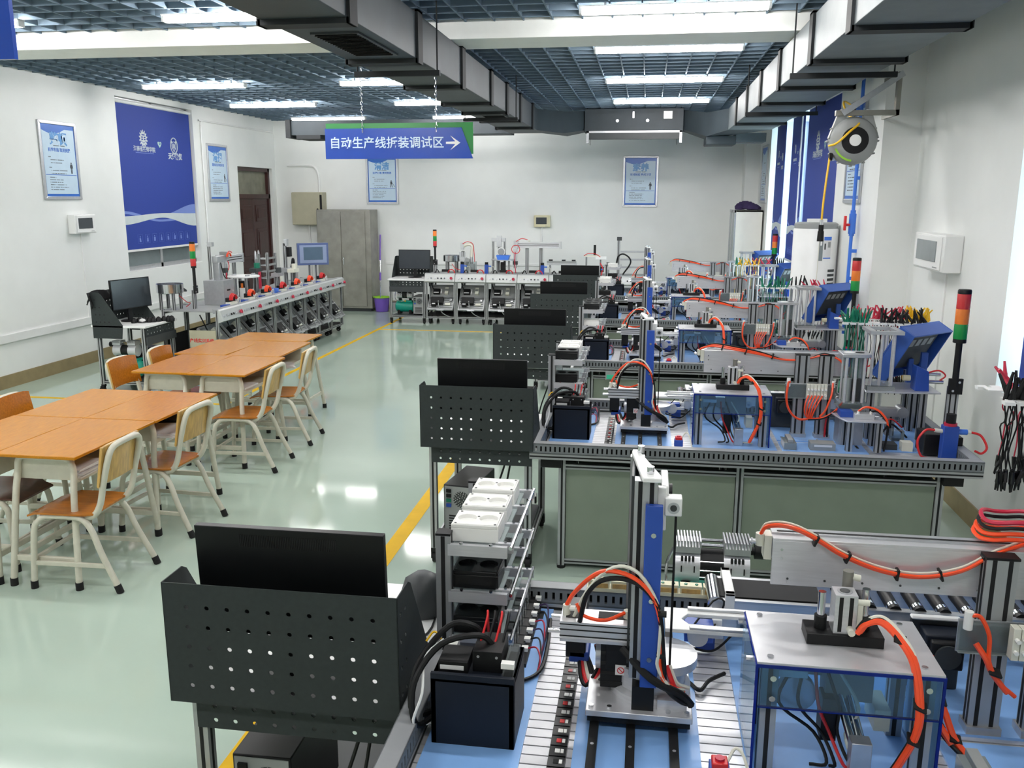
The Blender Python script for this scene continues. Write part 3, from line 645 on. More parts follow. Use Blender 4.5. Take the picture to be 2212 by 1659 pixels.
part(M().t([(1.700, 8.130, 2.9), (1.580, 7.950, 2.92), (1.580, 7.750, 2.8), (1.610, 7.450, 2.72), (1.520, 7.350, 2.64), (1.440, 7.370, 2.56), (1.390, 7.430, 2.54)], .0085, 'hoseyellow', 7).c((1.405, 7.480, 2.46), (1.430, 7.480, 2.46), .03, 'black').t([(1.410, 7.470, 2.45), (1.395, 7.450, 2.3), (1.380, 7.430, 2.1), (1.377, 7.430, 1.96)], .0085, 'hoseyellow', 7), 'yellow_hose', t)
part(M().c((1.377, 7.430, 1.97), (1.377, 7.430, 1.93), .014, 'chrome').c((1.377, 7.430, 1.93), (1.377, 7.430, 1.88), .02, 'black').c((1.377, 7.430, 1.88), (1.377, 7.430, 1.80), .024, 'black', r2=.027), 'hose_coupling', t)
t = thing('wall_bracket', 'grey steel angle bracket on the wall corner carrying the hose reel', 'bracket', (1.88, 7.7, 2.8))
part(M().b(1.87, 1.9, 7.45, 7.51, 2.8, 3.09, 'steel').b(1.43, 1.9, 7.45, 7.51, 2.77, 2.81, 'steel'), 'angle_arms', t)
part(M().ob((1.69, 7.43, 2.93), (.52, .012, .045), (0, -.6, 0), 'alu'), 'diagonal_brace', t)
part(M().b(1.875, 1.9, 7.45, 7.9, 2.77, 2.8, 'steel').b(1.875, 1.9, 7.45, 7.9, 3.06, 3.09, 'steel'), 'wall_arms', t)
# ---------------------------------------------------------------- student desks (long side along y, open side towards +x)
def desk(label, xc, yc, rz=0, group='wooden student desks'):
    t = thing('student_desk', label, 'desk', (xc, yc, 0), group)
    m = M(); r = .012; pts = [(-.243, -.4), (.243, -.4), (.243, .4), (-.243, .4)]
    m.ex([(xc + a, yc + b) for a, b in pts], 'z', .748, .766, 'wood'); part(m, 'tabletop', t, .004)
    part(M().b(xc - .17, xc + .17, yc - .3, yc + .3, .6, .606, 'cream').b(xc - .172, xc - .166, yc - .3, yc + .3, .6, .748, 'cream').b(xc - .17, xc + .17, yc - .304, yc - .298, .6, .748, 'cream').b(xc - .17, xc + .17, yc + .298, yc + .304, .6, .748, 'cream').b(xc + .164, xc + .172, yc - .3, yc + .3, .585, .612, 'cream'), 'book_tray', t, .002)
    for e in (-1, 1):
        y0 = yc + e * .318; y1 = yc + e * .41
        l = M().t([(xc - .2, y1, .03), (xc - .178, y0 + e * .03, .5), (xc - .17, y0, .64), (xc - .16, y0, .705), (xc - .125, y0, .735), (xc, y0, .736), (xc + .125, y0, .735), (xc + .16, y0, .705), (xc + .17, y0, .64), (xc + .178, y0 + e * .03, .5), (xc + .2, y1, .03)], .0185, 'cream', 10, 4)
        q = part(l, 'leg_frame', t)
        for sx in (-1, 1): part(M().c((xc + sx * .2, y1, .045), (xc + sx * .201, y1, 0), .021, 'rubber', 12), 'rubber_foot', q)
        part(M().ob((xc, yc + e * .385, .16), (.385, .02, .035), (0, 0, 0), 'cream'), 'stretcher', t, .004)
    part(M().ob((xc - .185, yc, .16), (.02, .76, .035), (0, 0, 0), 'cream'), 'stretcher', t, .004)
    t.rotation_euler.z = rz
    return t
D0 = desk('student desk at the right front corner of the nearer desk group', -3.262, 4.55)
def dd(lab, x, y, rz=0): return dup(D0, (x, y, 0), label=lab, rz=rz)
dd('student desk at the left front of the nearer group, cut by the photo edge', -3.753, 4.55, PI)
dd('student desk at the right rear of the nearer desk group, papers in its tray', -3.255, 5.36, -.01)
dd('student desk at the left rear of the nearer desk group', -3.745, 5.36, PI)
dd('student desk at the right front corner of the farther desk group', -3.345, 6.8, 0)
dd('student desk at the left front corner of the farther desk group', -3.835, 6.81, PI)
dd('student desk in the right middle of the farther desk group, pages in its tray', -3.42, 7.615, .02)
dd('student desk in the left middle of the farther desk group, slightly out of line', -3.915, 7.63, PI - .02)
dd('student desk set crosswise at the far end of the farther desk group', -3.66, 8.28, PI / 2)
def paper(label, x, y, n, w=.2, d=.27, z=.607, mt='paper', rz=0, cat='papers', name='paper_pile'):
    m = M()
    for i in range(n): m.ob((x + random.uniform(-.012, .012), y + random.uniform(-.012, .012), z + .004 + i * .008), (w, d, .0075), (0, 0, rz + random.uniform(-.15, .15)), mt)
    return solo(m, name, label, cat, (x, y, z))
paper('thick white booklet in the tray of the front right student desk', -3.17, 4.38, 6, .17, .24, cat='book', name='booklet')
paper('loose white papers spilling from the tray of the right rear desk in the nearer group', -3.13, 5.25, 3, .24, .3, rz=.3)
paper('grey papers deeper in the tray of the right rear desk in the nearer group', -3.2, 5.52, 5, .18, .16, mt='dgrey')
paper('white booklet in the tray of the right front desk of the farther group', -3.24, 6.62, 4, .17, .22, cat='book', name='booklet')
paper('white pages sticking out of the tray of the middle right desk in the farther group', -3.3, 7.55, 3, .22, .2, rz=.5)
# ---------------------------------------------------------------- student chairs (facing -x)
def chair(label, x, y, rz, seatmat='seatwood', group='wooden student chairs'):
    t = thing('student_chair', label, 'chair', (x, y, 0), group)
    v = []; f = []; nx, ny = 9, 7
    for s in (0, -.011):
        for i in range(nx):
            a = i / (nx - 1); px = -.23 + .41 * a
            for j in range(ny):
                b = j / (ny - 1) * 2 - 1; wd = .195 - .035 * (1 - a) * (a < .2) - .025 * max(0, a - .85) / .15
                v.append((x + px, y + b * wd, .445 + s - .03 * max(0, .22 - a) ** 1.0 / .22 - .010 * math.sin(PI * a) * (1 - b * b)))
    N = nx * ny
    for i in range(nx - 1):
        for j in range(ny - 1):
            q = (i * ny + j, i * ny + j + 1, (i + 1) * ny + j + 1, (i + 1) * ny + j); f.append(q[::-1]); f.append(tuple(N + k for k in q))
    ed = [i * ny for i in range(nx)] + [(nx - 1) * ny + j for j in range(1, ny)] + [i * ny + ny - 1 for i in range(nx - 2, -1, -1)] + [j for j in range(ny - 2, 0, -1)]
    for k in range(len(ed)): a, b = ed[k], ed[(k + 1) % len(ed)]; f.append((a, b, N + b, N + a))
    m = M(); m.add(v, f, seatmat, True); part(m, 'seat', t)
    m = M(); v = []; f = []; k = 8
    for i in range(k + 1):
        b = i / k * 2 - 1; e = .022 * (1 - b * b)
        for px, pz in ((.232 + e, .615), (.272 + e, .838), (.282 + e, .834), (.242 + e, .61)): v.append((x + px - .012, y + b * .185, pz - .012 * b ** 4))
    g = []
    for i in range(k): f += [(4 * i + j, 4 * i + (j + 1) % 4, 4 * i + 4 + (j + 1) % 4, 4 * i + 4 + j) for j in range(1, 4)]; g.append((4 * i, 4 * i + 1, 4 * i + 5, 4 * i + 4))
    m.add(v, f + [(0, 1, 2, 3), tuple(4 * k + j for j in (3, 2, 1, 0))], 'backwood').add(v, g, seatmat); part(m, 'backrest', t, .003)
    part(M().t([(x - .02, y - .15, .42), (x + .1, y - .152, .415), (x + .17, y - .155, .43), (x + .215, y - .158, .50), (x + .245, y - .16, .62), (x + .285, y - .158, .76), (x + .296, y - .13, .81), (x + .3, y - .07, .825), (x + .3, y + .07, .825), (x + .296, y + .13, .81), (x + .285, y + .158, .76), (x + .245, y + .16, .62), (x + .215, y + .158, .50), (x + .17, y + .155, .43), (x + .1, y + .152, .415), (x - .02, y + .15, .42)], .0175, 'cream', 10, 4), 'back_frame', t)
    for s in (-1, 1):
        q = part(M().t([(x - .2, y + s * .2, .03), (x - .178, y + s * .185, .33), (x - .15, y + s * .178, .39), (x - .1, y + s * .172, .418), (x + .06, y + s * .172, .42), (x + .12, y + s * .174, .4), (x + .165, y + s * .18, .34), (x + .21, y + s * .187, .22), (x + .3, y + s * .2, .03)], .0175, 'cream', 10, 4), 'leg_frame', t)
        part(M().c((x - .2, y + s * .2, .045), (x - .201, y + s * .2, 0), .02, 'rubber'), 'rubber_foot', q); part(M().c((x + .293, y + s * .2, .045), (x + .31, y + s * .2, 0), .02, 'rubber'), 'rubber_foot', q)
        part(M().ob((x + .032, y + s * .193, .15), (.43, .016, .026), (0, 0, 0), 'cream'), 'stretcher', t, .003)
    for q in ((x - .19, .17, .385), (x + .12, .404, .34), (x - .1, .404, .34)): part(M().ob((q[0], y, q[1]), (.018, q[2], .024), (0, 0, 0), 'cream'), 'cross_bar', t, .003)
    t.rotation_euler.z = rz; return t
C0 = chair('student chair drawn up to the front right desk of the nearer group', -3.13, 4.33, .03)
for lab, x, y, rz in (('student chair at the right rear desk of the nearer group, papers before it', -3.12, 5.17, -.06), ('student chair at the right front desk of the farther group', -3.17, 6.5, .05),
                      ('student chair farthest back on the aisle side of the farther group', -3.19, 7.27, .1), ('student chair on the wall side of the nearer group, only its back rail showing', -3.93, 5.2, PI + .05),
                      ('student chair on the wall side of the farther group, nearer the camera', -4.02, 6.6, PI - .05), ('student chair on the wall side of the farther group, behind the middle left desk', -3.98, 7.15, PI + .04)):
    dup(C0, (x, y, 0), label=lab, rz=rz)
chair('dark brown student chair tucked under the left front desk of the nearer group', -3.78, 4.5, PI + .04, 'darkseat')
# ---------------------------------------------------------------- computer desks with pegboards
def caster(m, x, y):
    m.b(x - .02, x + .02, y - .02, y + .02, .075, .1, 'black').c((x - .014, y + .015, .035), (x + .014, y + .015, .035), .035, 'rubber', 14).c((x - .016, y + .015, .035), (x + .016, y + .015, .035), .012, 'alu', 8)
    m.b(x - .022, x - .016, y - .01, y + .03, .03, .08, 'black').b(x + .016, x + .022, y - .01, y + .03, .03, .08, 'black')
    return m
def pcdesk(label, x0, y0, dep=.82):
    """x0 = left edge of the pegboard, y0 = its face; width .655"""
    W = .655; t = thing('computer_desk', label, 'desk', (x0 + W / 2, y0, 0), 'computer desks with pegboards')
    part(M().b(x0 + .005, x0 + W + .02, y0 + .02, y0 + dep, .728, .752, 'white'), 'tabletop', t, .004)
    for x in (x0 + .06, x0 + W - .035):
        for y in (y0 + .06, y0 + dep - .08): part(M().pr((x, y, .1), (x, y, .728), .04, .04), 'leg', t)
    for y in (y0 + .06, y0 + dep - .08):
        for z in (.12, .71): part(M().pr((x0 + .08, y, z), (x0 + W - .055, y, z), .03, .03), 'frame_bar', t)
    for x in (x0 + .06, x0 + W - .035): part(M().pr((x, y0 + .08, .12), (x, y0 + dep - .1, .12), .03, .03), 'frame_bar', t)
    part(M().b(x0 + .07, x0 + W - .05, y0 + .05, y0 + dep - .07, .136, .148, 'dgrey'), 'lower_shelf', t)
    for x in (x0 + .06, x0 + W - .035):
        for y in (y0 + .06, y0 + dep - .08): part(caster(M(), x, y), 'caster', t)
    hx = [x0 + .075 + .0645 * i * .99 for i in range(10)]; hx = [x0 + .068 + .0577 * i for i in range(10)]
    part(M().holed(x0, x0 + W, .735, 1.1, y0, y0 + .003, hx, [.79 + .06 * i for i in range(5)], .0068, 'peg'), 'pegboard', t)
    for s, x in ((-1, x0), (1, x0 + W)):
        g = M().holed(0, .11, .735, 1.1, 0, .003, [.03, .075], [.8, .88, .96, 1.04], .0068, 'peg')
        g.ex([(.11, .735), (.34, .735), (.33, .78), (.135, 1.085), (.11, 1.1)], 'y', 0, .003, 'peg')
        g.xf(Matrix(((0, 1, 0, x - (.003 if s > 0 else 0)), (1, 0, 0, y0), (0, 0, 1, 0), (0, 0, 0, 1)))); part(g, 'pegboard_wing', t)
    part(M().holed(x0 + .055, x0 + W - .01, .635, .735, y0 + .035, y0 + .038, [x0 + .11 + .0577 * i for i in range(9)], [.662, .706], .0068, 'peg'), 'lower_pegboard', t)
    return t
PCY = [2.10, 4.75, 7.2, 9.62, 12.02]
P0 = pcdesk('computer desk with a dark pegboard back, beside ' + BEN[0], -1.303, PCY[0])
for i in range(1, 5): dup(P0, (-.93 + .005, PCY[i], 0), label='computer desk with a dark pegboard back, beside ' + BEN[i])
P0.scale.x = 1.035; P0.location.x += .01
def monitor(label, xc, y, zc, w=.54, h=.335, tilt=.06, rz=0):
    t = thing('monitor', label, 'monitor', (xc, y, .752), 'black monitors on the computer desks')
    T = Matrix.Translation((xc, y, zc)) @ Matrix.Rotation(-tilt, 4, 'X'); Q = lambda m: m.xf(T)
    part(Q(M().b(-w / 2, w / 2, -.012, .012, -h / 2, h / 2, 'screenback').b(-w / 2 + .06, w / 2 - .06, -.016, -.012, -h / 2 + .02, -h / 2 + .12, 'screenback')), 'housing', t, .004)
    part(Q(M().b(-w / 2 + .01, w / 2 - .01, .012, .0135, -h / 2 + .012, h / 2 - .01, 'screendark')), 'screen', t)
    g = M()
    for i in range(56): g.b(-w * .26 + i * w * .52 / 56, -w * .26 + i * w * .52 / 56 + .0022, -.0135, -.0119, h * .33, h * .44, 'slot')
    part(Q(g), 'vent', t)
    part(M().ob((xc, y - .035, (zc + .76) / 2 - .02), (.06, .02, zc - .76), (0, 0, 0), 'black').lathe([(0, 0), (.12, 0), (.12, .008), (.0, .016)], (xc, y - .01, .752), 'black', 24), 'stand', t, .003)
    return t
M0 = monitor('black monitor seen from behind on the computer desk beside ' + BEN[0], -.975, PCY[0] + .13, 1.062, w=.56, tilt=-.05)
for i in range(1, 5): dup(M0, (-.918 + (.01, 0, .0, .02, .02)[i], PCY[i] + .17, .752 + (0, .0, -.012, -.01, -.01)[i]), label='black monitor seen from behind on the computer desk beside ' + BEN[i], rz=(.0, 0, .02, 0, 0)[i]).scale.x = .94
def tower_pc(label, x, y, rz=0):
    t = thing('computer_tower', label, 'computer', (x, y, .148), 'computer towers under the desks')
    part(M().b(x - .095, x + .095, y, y + .4, .158, .465, 'black'), 'case', t, .004)
    m = M().b(x - .088, x + .088, y - .003, y + .002, .165, .458, 'grey'); m.c((x + .02, y - .004, .38), (x + .02, y - .002, .38), .052, 'dgrey', 20)
    for r in (.014, .026, .038, .048):
        for k in range(int(r * 420)): a = 2 * PI * k / int(r * 420); m.c((x + .02 + r * math.cos(a), y - .006, .38 + r * math.sin(a)), (x + .02 + r * math.cos(a), y - .003, .38 + r * math.sin(a)), .0035, 'alu', 5)
    for i in range(4): m.b(x - .075, x - .045, y - .012, y - .002, .33 + .03 * i, .35 + .03 * i, ('blue', 'green', 'black', 'black')[i % 4])
    for i in range(6): m.b(x - .06, x + .06, y - .005, y - .002, .19 + .016 * i, .198 + .016 * i, 'slot')
    part(m, 'rear_panel', t)
    part(M().b(x - .09, x - .07, y + .03, y + .37, .148, .16, 'rubber').b(x + .07, x + .09, y + .03, y + .37, .148, .16, 'rubber'), 'feet', t)
    t.rotation_euler.z = rz; return t
T0 = tower_pc('black computer tower on the lower shelf of the desk beside ' + BEN[0], -1.12, 2.26)
for i in (1, 2, 3): dup(T0, (-1.06, PCY[i] + .13, .148), label='black computer tower on the lower shelf of the desk beside ' + BEN[i], rz=-.15 if i == 1 else .0)
for i, y in enumerate(PCY[:3]):
    m = M()
    for k in range(2): m.t([(-.77 + .03 * k, y + .1, .75), (-.77 + .03 * k, y + .085, .64), (-.79 - .06 * (1 - k), y + .12, .4), (-.9 + .06 * k, y + .2, .22), (-.95, y + .3, .16)], .006, 'black', 6)
    solo(m, 'power_cables', 'two black cables hanging under the pegboard of the desk beside ' + BEN[i], 'cable', (-.8, y + .1, .15))
m = M().b(-.79, -.6, 4.95, 4.99, .35, .41, 'white').b(-.655, -.625, 4.945, 4.952, .37, .395, 'red').b(-.61, -.6, 4.93, 4.95, .36, .4, 'black').c((-.76, 4.93, .38), (-.76, 4.95, .38), .022, 'black')
solo(m, 'power_strip', 'white power strip with a red switch on the desk leg beside the second bench', 'power strip', (-.7, 4.97, .35), bev=.004)
m = M().lathe([(0, 0), (.075, 0), (.085, .04), (.06, .12), (.03, .14), (0, .14)], (-.72, 2.72, .752), 'dgrey', 8)
solo(m, 'desk_speaker', 'dark grey speaker on the white desktop behind the front pegboard', 'speaker', (-.72, 2.72, .752))
m = M(); m.t([(-.66, 2.3, 1.0 - .24), (-.7, 2.45, .757), (-.66, 2.6, .757), (-.7, 2.9, .757)], .004, 'black', 5)
solo(m, 'mouse_cable', 'thin black cable lying on the white desktop behind the front pegboard', 'cable', (-.68, 2.6, .752))
# ================================================================ assembly benches (right-hand row)
X0, X1, BD = -.62, 1.80, 1.2
Y = YF[0]
def trunk(p, q, ax):
    """slotted cable trunking along x or y"""
    m = M(); z0, z1, wd = .722, .782, .058
    if ax == 'x':
        a, b = p[0], q[0]; y = p[1]; n = int((b - a) / .0265)
        m.b(a, b, y, y + wd, z1 - .006, z1, 'trunk').b(a, b, y, y + wd, z0, z0 + .006, 'trunkside')
        for yy in (y, y + wd - .003):
            m.b(a, b, yy, yy + .003, z0, z0 + .014, 'trunkside').b(a, b, yy, yy + .003, z1 - .016, z1, 'trunkside')
            for i in range(n + 1): m.b(a + i * (b - a) / n - .0085 * (0 < i), a + i * (b - a) / n + .0085 * (i < n), yy, yy + .003, z0 + .014, z1 - .016, 'trunkside')
        m.b(a, b, y + wd * .5, y + wd * .5 + .004, z0, z1 - .01, 'slot')
    else:
        a, b = p[1], q[1]; x = p[0]; n = int((b - a) / .0265)
        m.b(x, x + wd, a, b, z1 - .006, z1, 'trunk').b(x, x + wd, a, b, z0, z0 + .006, 'trunkside')
        for xx in (x, x + wd - .003):
            m.b(xx, xx + .003, a, b, z0, z0 + .014, 'trunkside').b(xx, xx + .003, a, b, z1 - .016, z1, 'trunkside')
            for i in range(n + 1): m.b(xx, xx + .003, a + i * (b - a) / n - .0085 * (0 < i), a + i * (b - a) / n + .0085 * (i < n), z0 + .014, z1 - .016, 'trunkside')
        m.b(x + wd * .5, x + wd * .5 + .004, a, b, z0, z1 - .01, 'slot')
    return m
t = thing('assembly_bench', 'training bench at the front of the right row, cut by the photo bottom', 'workbench', (.6, Y, 0), 'assembly benches of the right-hand row')
part(trunk((X0, Y), (X1, Y), 'x'), 'cable_trunking', t); part(trunk((X0, Y + BD - .058), (X1, 0), 'x'), 'cable_trunking', t)
part(trunk((X0, Y + .058), (X0, Y + BD - .058), 'y'), 'cable_trunking', t); part(trunk((X1 - .058, Y + .058), (X1, Y + BD - .058), 'y'), 'cable_trunking', t)
part(M().pr((X0, Y + .03, .705), (X1, Y + .03, .705), .056, .032).pr((X0, Y + BD - .03, .705), (X1, Y + BD - .03, .705), .056, .032).pr((X0 + .03, Y + .06, .705), (X0 + .03, Y + BD - .06, .705), .056, .032).pr((X1 - .03, Y + .06, .705), (X1 - .03, Y + BD - .06, .705), .056, .032), 'top_frame', t)
m = M(); k = 27; ys, ye = Y + .06, Y + BD - .06
for i in range(k):
    a = ys + (ye - ys) * i / k; m.b(X0 + .06, X1 - .06, a + .0025, a + (ye - ys) / k - .0025, .69, .70, 'brushed')
m.b(X0 + .06, X1 - .06, ys, ye, .684, .689, 'slot'); part(m, 'slatted_deck', t)
for a, b, c, d in ((-.545, -.285, .06, 1.13), (-.15, .185, .06, 1.13), (.3, .79, .06, 1.13), (.82, 1.3, .06, .52), (.82, 1.3, .56, 1.13), (1.34, 1.72, .42, 1.13)):
    part(M().b(a, b, Y + c, Y + d, .70, .708, 'blueplate').b(a + .03, a + .045, Y + c + .02, Y + c + .08, .708, .7085, 'slot').b(b - .045, b - .03, Y + d - .08, Y + d - .02, .708, .7085, 'slot').c(((a + b) / 2, Y + c + .04, .708), ((a + b) / 2, Y + c + .04, .713), .006, 'alu', 8), 'mounting_plate', t)
LX = (-.44, .56, 1.62)
for x in LX:
    for y in (Y + .1, Y + BD - .1): part(M().pr((x, y, .02), (x, y, .69), .04, .04).c((x, y, 0), (x, y, .02), .025, 'black'), 'leg', t)
for a, b in ((LX[0], LX[1]), (LX[1], LX[2])):
    for y in (Y + .1, Y + BD - .1):
        part(M().b(a + .024, b - .024, y - .006, y + .006, .06, .61, 'panelgreen'), 'side_panel', t)
        for z in (.625, .045): part(M().pr((a + .02, y, z), (b - .02, y, z), .03, .03), 'frame_bar', t)
for x in (LX[0], LX[2]): part(M().b(x - .006, x + .006, Y + .12, Y + BD - .12, .06, .61, 'panelgreen'), 'side_panel', t)
for a, b in ((LX[0] - .12, LX[0]), (LX[2], LX[2] + .1)): part(M().b(a, b, Y + .04, Y + .1, .63, .69, 'black'), 'bracket', t)
BENCH = t
for i in range(1, 5): dup(t, (.6, YF[i], 0), label='training bench, ' + ('second from the camera in the right-hand row', 'third from the camera in the right-hand row', 'fourth from the camera in the right-hand row', 'last of the right-hand row, near the back wall')[i - 1])
def rep(t, what, idx=(1, 2, 3, 4), dx=0, skip=(), ydx=None):
    """copies of a module of the nearest bench for the benches behind it"""
    t['label'] = what + ' on ' + BEN[0]
    out = []
    for i in idx: out.append(dup(t, d=(dx, YF[i] - YF[0] + DY[i] + (ydx or {}).get(i, 0), 0), label=what + ' on ' + BEN[i], skip=skip))
    return out
def screws(m, pts, r=.005, h=.004, mm='chrome'):
    for p in pts: m.c(p, (p[0], p[1], p[2] + h), r, mm, 8)
    return m
# ---- storage rack with three tiers
Y = 2.44
t = thing('storage_rack', 'x', 'rack', (-.50, Y, .7), 'three-tier storage racks')
for y in (Y, Y + .5):
    part(M().pr((-.575, y, .708), (-.575, y, 1.155), .045, .045).b(-.598, -.552, y - .023, y + .023, 1.155, 1.162, 'black'), 'post', t)
for z in (1.13, .98, .83):
    m = M().b(-.56, -.38, Y - .025, Y - .01, z - .035, z, 'brushed').b(-.55, -.40, Y - .01, Y + .52, z - .01, z - .004, 'acrylic')
    for k in range(4): m.b(-.42, -.365, Y + .005 + .165 * k, Y + .02 + .165 * k, z - .03, z, 'brushed'); screws(m, [(-.39, Y + .012 + .165 * k, z)])
    m.c((-.37, Y - .02, z - .004), (-.37, Y + .53, z - .004), .006, 'chrome', 8)
    screws(m, [(-.52, Y - .018, z), (-.43, Y - .018, z)], .006, .006)
    part(m, 'tier', t)
part(M().b(-.556, -.552, Y + .02, Y + .48, .76, 1.1, 'acrylic'), 'back_plate', t)
R = rep(t, 'aluminium three-tier storage rack')
def tray(label, x, y, z, mt, w=.145, d=.125, h=.055):
    t = thing('workpiece_tray', label, 'tray', (x, y, z), 'workpiece trays in the storage racks')
    m = M().b(x - w / 2, x + w / 2, y - d / 2, y + d / 2, z, z + h - .012, mt)
    hx = [x - w * .23, x + w * .23]
    q = M().holed(x - w / 2, x + w / 2, -d / 2, d / 2, 0, .012, hx, [0], .03, mt)
    q.v = [(p[0], y + p[2], z + h - .012 + p[1]) for p in q.v]
    m.add(q.v, q.f, mt); part(m, 'block', t, .002)
    part(screws(M(), [(x + a * w, y + b * d, z + h) for a in (-.42, .42) for b in (-.4, .4)] + [(x, y + .1 * d, z + h)], .004, .001, 'dgrey'), 'screws', t)
    return t
PL = ['front', 'middle', 'rear']
TT = {}
for mt, nm in (('pom', 'white'), ('blacktray', 'black')): pass
def place(mt, nm, i, k, tier):
    z = (1.126, .976, .826)[tier]; y = 2.44 + .075 + .165 * k
    lab = '%s two-hole tray, %s place on the %s tier of the rack on %s' % (nm, PL[k], ('top', 'middle', 'bottom')[tier], BEN[i])
    pos = (-.485, y + YF[i] - YF[0] + DY[i], z)
    if mt not in TT: TT[mt] = tray(lab, *pos, mt); return
    dup(TT[mt], pos, label=lab)
for k in range(3): place('pom', 'white', 0, k, 0)
for tr in (1, 2):
    for k in range(2): place('blacktray', 'black', 0, k, tr)
place('blacktray', 'black', 1, 0, 0); place('pom', 'white', 1, 1, 0); place('pom', 'white', 1, 2, 0); place('blacktray', 'black', 1, 0, 1); place('blacktray', 'black', 1, 0, 2)
for k in range(3): place('blacktray', 'black', 2, k, 0)
place('pom', 'white', 2, 0, 1); place('blacktray', 'black', 2, 0, 2)
place('pom', 'white', 3, 0, 0); place('pom', 'white', 3, 1, 0); place('blacktray', 'black', 3, 0, 1); place('pom', 'white', 4, 0, 0); place('blacktray', 'black', 4, 0, 1)
# ---- dark power supply box with its wiring
Y = 2.06
t = thing('power_box', 'x', 'power supply', (-.4, Y, .708), 'dark power boxes on the benches')
part(M().b(-.515, -.29, Y, Y + .012, .708, .915, 'navy').b(-.515, -.50, Y, Y + .2, .708, .9, 'navy').b(-.305, -.29, Y, Y + .2, .708, .9, 'navy').b(-.515, -.29, Y, Y + .2, .89, .9, 'navy').c((-.41, Y - .001, .81), (-.41, Y, .81), .003, 'slot', 6), 'casing', t, .002)
part(M().b(-.5, -.42, Y + .03, Y + .12, .9, .935, 'black').b(-.495, -.43, Y + .028, Y + .03, .912, .925, 'paper').b(-.41, -.33, Y + .05, Y + .16, .9, .96, 'black').c((-.395, Y + .048, .945), (-.395, Y + .05, .945), .004, 'alu', 6).c((-.345, Y + .048, .945), (-.345, Y + .05, .945), .004, 'alu', 6), 'relays', t, .002)
part(M().b(-.325, -.298, Y + .03, Y + .17, .9, .925, 'acrylic').b(-.33, -.295, Y + .03, Y + .05, .925, .94, 'pom'), 'terminal_block', t); part(M().b(-.5, -.47, Y + .13, Y + .17, .9, .93, 'pom'), 'terminal_block', t)
m = M().t([(-.505, Y + .1, .75), (-.55, Y - .02, .77), (-.56, Y + .0, .88), (-.5, Y + .06, .965), (-.4, Y + .09, .985), (-.36, Y + .1, .95)], .0085, 'black', 8).t([(-.51, Y + .12, .74), (-.57, Y + .02, .78), (-.565, Y + .05, .9), (-.49, Y + .12, .99), (-.42, Y + .13, .99), (-.39, Y + .14, .94)], .0085, 'black', 8)
m.t([(-.51, Y + .05, .74), (-.555, Y - .03, .78), (-.535, Y - .01, .86), (-.54, Y + .05, .93), (-.5, Y + .1, .96)], .004, 'white', 6).t([(-.5, Y + .1, .95), (-.53, Y + .12, .97), (-.55, Y + .1, .95)], .003, 'leadyellow', 5)
for i in range(4): m.t([(-.4 + .02 * i, Y + .1, .95), (-.39 + .02 * i, Y + .16, 1.0), (-.395 + .02 * i, Y + .2, 1.0), (-.4 + .015 * i, Y + .24, .9)], .0035, ('red', 'black')[i % 2], 5)
part(m, 'wiring', t); t.location.x -= .015
rep(t, 'dark navy power box with black cables looping over it')
# ---- relay row
Y = 2.5
t = thing('relay_row', 'x', 'relays', (-.34, Y, .708), 'relay rows on the benches')
m = M().b(-.4, -.29, Y - .02, Y + .5, .708, .72, 'black'); part(m, 'rail', t)
for i in range(7):
    part(M().b(-.385, -.305, Y + .06 * i, Y + .055 + .06 * i, .72, .745, 'black').b(-.375, -.33, Y + .008 + .06 * i, Y + .047 + .06 * i, .745, .79, 'acrylic').b(-.368, -.337, Y + .014 + .06 * i, Y + .041 + .06 * i, .745, .782, ('grey', 'navy')[i % 2])
         .b(-.31, -.29, Y + .02 + .06 * i, Y + .04 + .06 * i, .74, .752, 'pom'), 'relay', t)
part(M().b(-.395, -.3, Y - .09, Y - .015, .708, .74, 'black').b(-.38, -.32, Y - .08, Y - .03, .74, .752, 'acrylic'), 'socket', t)
m = M()
for i in range(6): m.t([(-.295, Y + .03 + .06 * i, .746), (-.262, Y + .02 + .06 * i, .757), (-.245 - .004 * (i % 2), Y - .02 + .05 * i, .74), (-.25, Y - .05 + .03 * i, .715)], .0028, ('crimson', 'black', 'darkpurple')[i % 3], 5)
m.t([(-.245, Y + .28, .725), (-.235, Y + .1, .722), (-.245, Y - .05, .716), (-.31, Y - .12, .716), (-.4, Y - .13, .716)], .006, 'black', 6); part(m, 'wiring', t)
for c in t.children: c.location.x -= .04
rep(t, 'row of small clear relays wired in red and black', idx=(1, 2))
# ---- stacker robot
Y = 2.2
t = thing('stacker_robot', 'x', 'robot', (.02, Y, .708), 'stacker robots with blue columns')
for x in (-.1, .0, .115):
    m = M().b(x - .012, x + .012, 1.9, 2.86, .708, .73, 'black')
    for i in range(7): m.c((x, 1.95 + .14 * i, .73), (x, 1.95 + .14 * i, .7305), .005, 'alu', 8)
    part(m, 'guide_rail', t)
part(M().b(-.125, .165, Y - .02, Y + .22, .752, .77, 'brushed').b(-.12, .16, Y - .01, Y + .21, .73, .752, 'black'), 'base_plate', t, .002)
part(screws(M(), [(a, b, .77) for a in (-.11, -.06, .1, .15) for b in (Y, Y + .19)], .007, .006), 'base_screws', t)
part(M().lathe([(0, .77), (.115, .77), (.115, .79), (.1, .8), (.1, .86), (.0, .86)], (.05, Y + .13, 0), 'brushed', 32).b(.0, .06, Y + .0, Y + .05, .77, .84, 'black').b(.07, .15, Y + .01, Y + .04, .77, .80, 'brushed'), 'turntable', t)
part(M().lathe([(0, .86), (.09, .86), (.09, .885), (.0, .885)], (.09, Y + .12, 0), 'brushed', 28), 'swivel_disc', t)
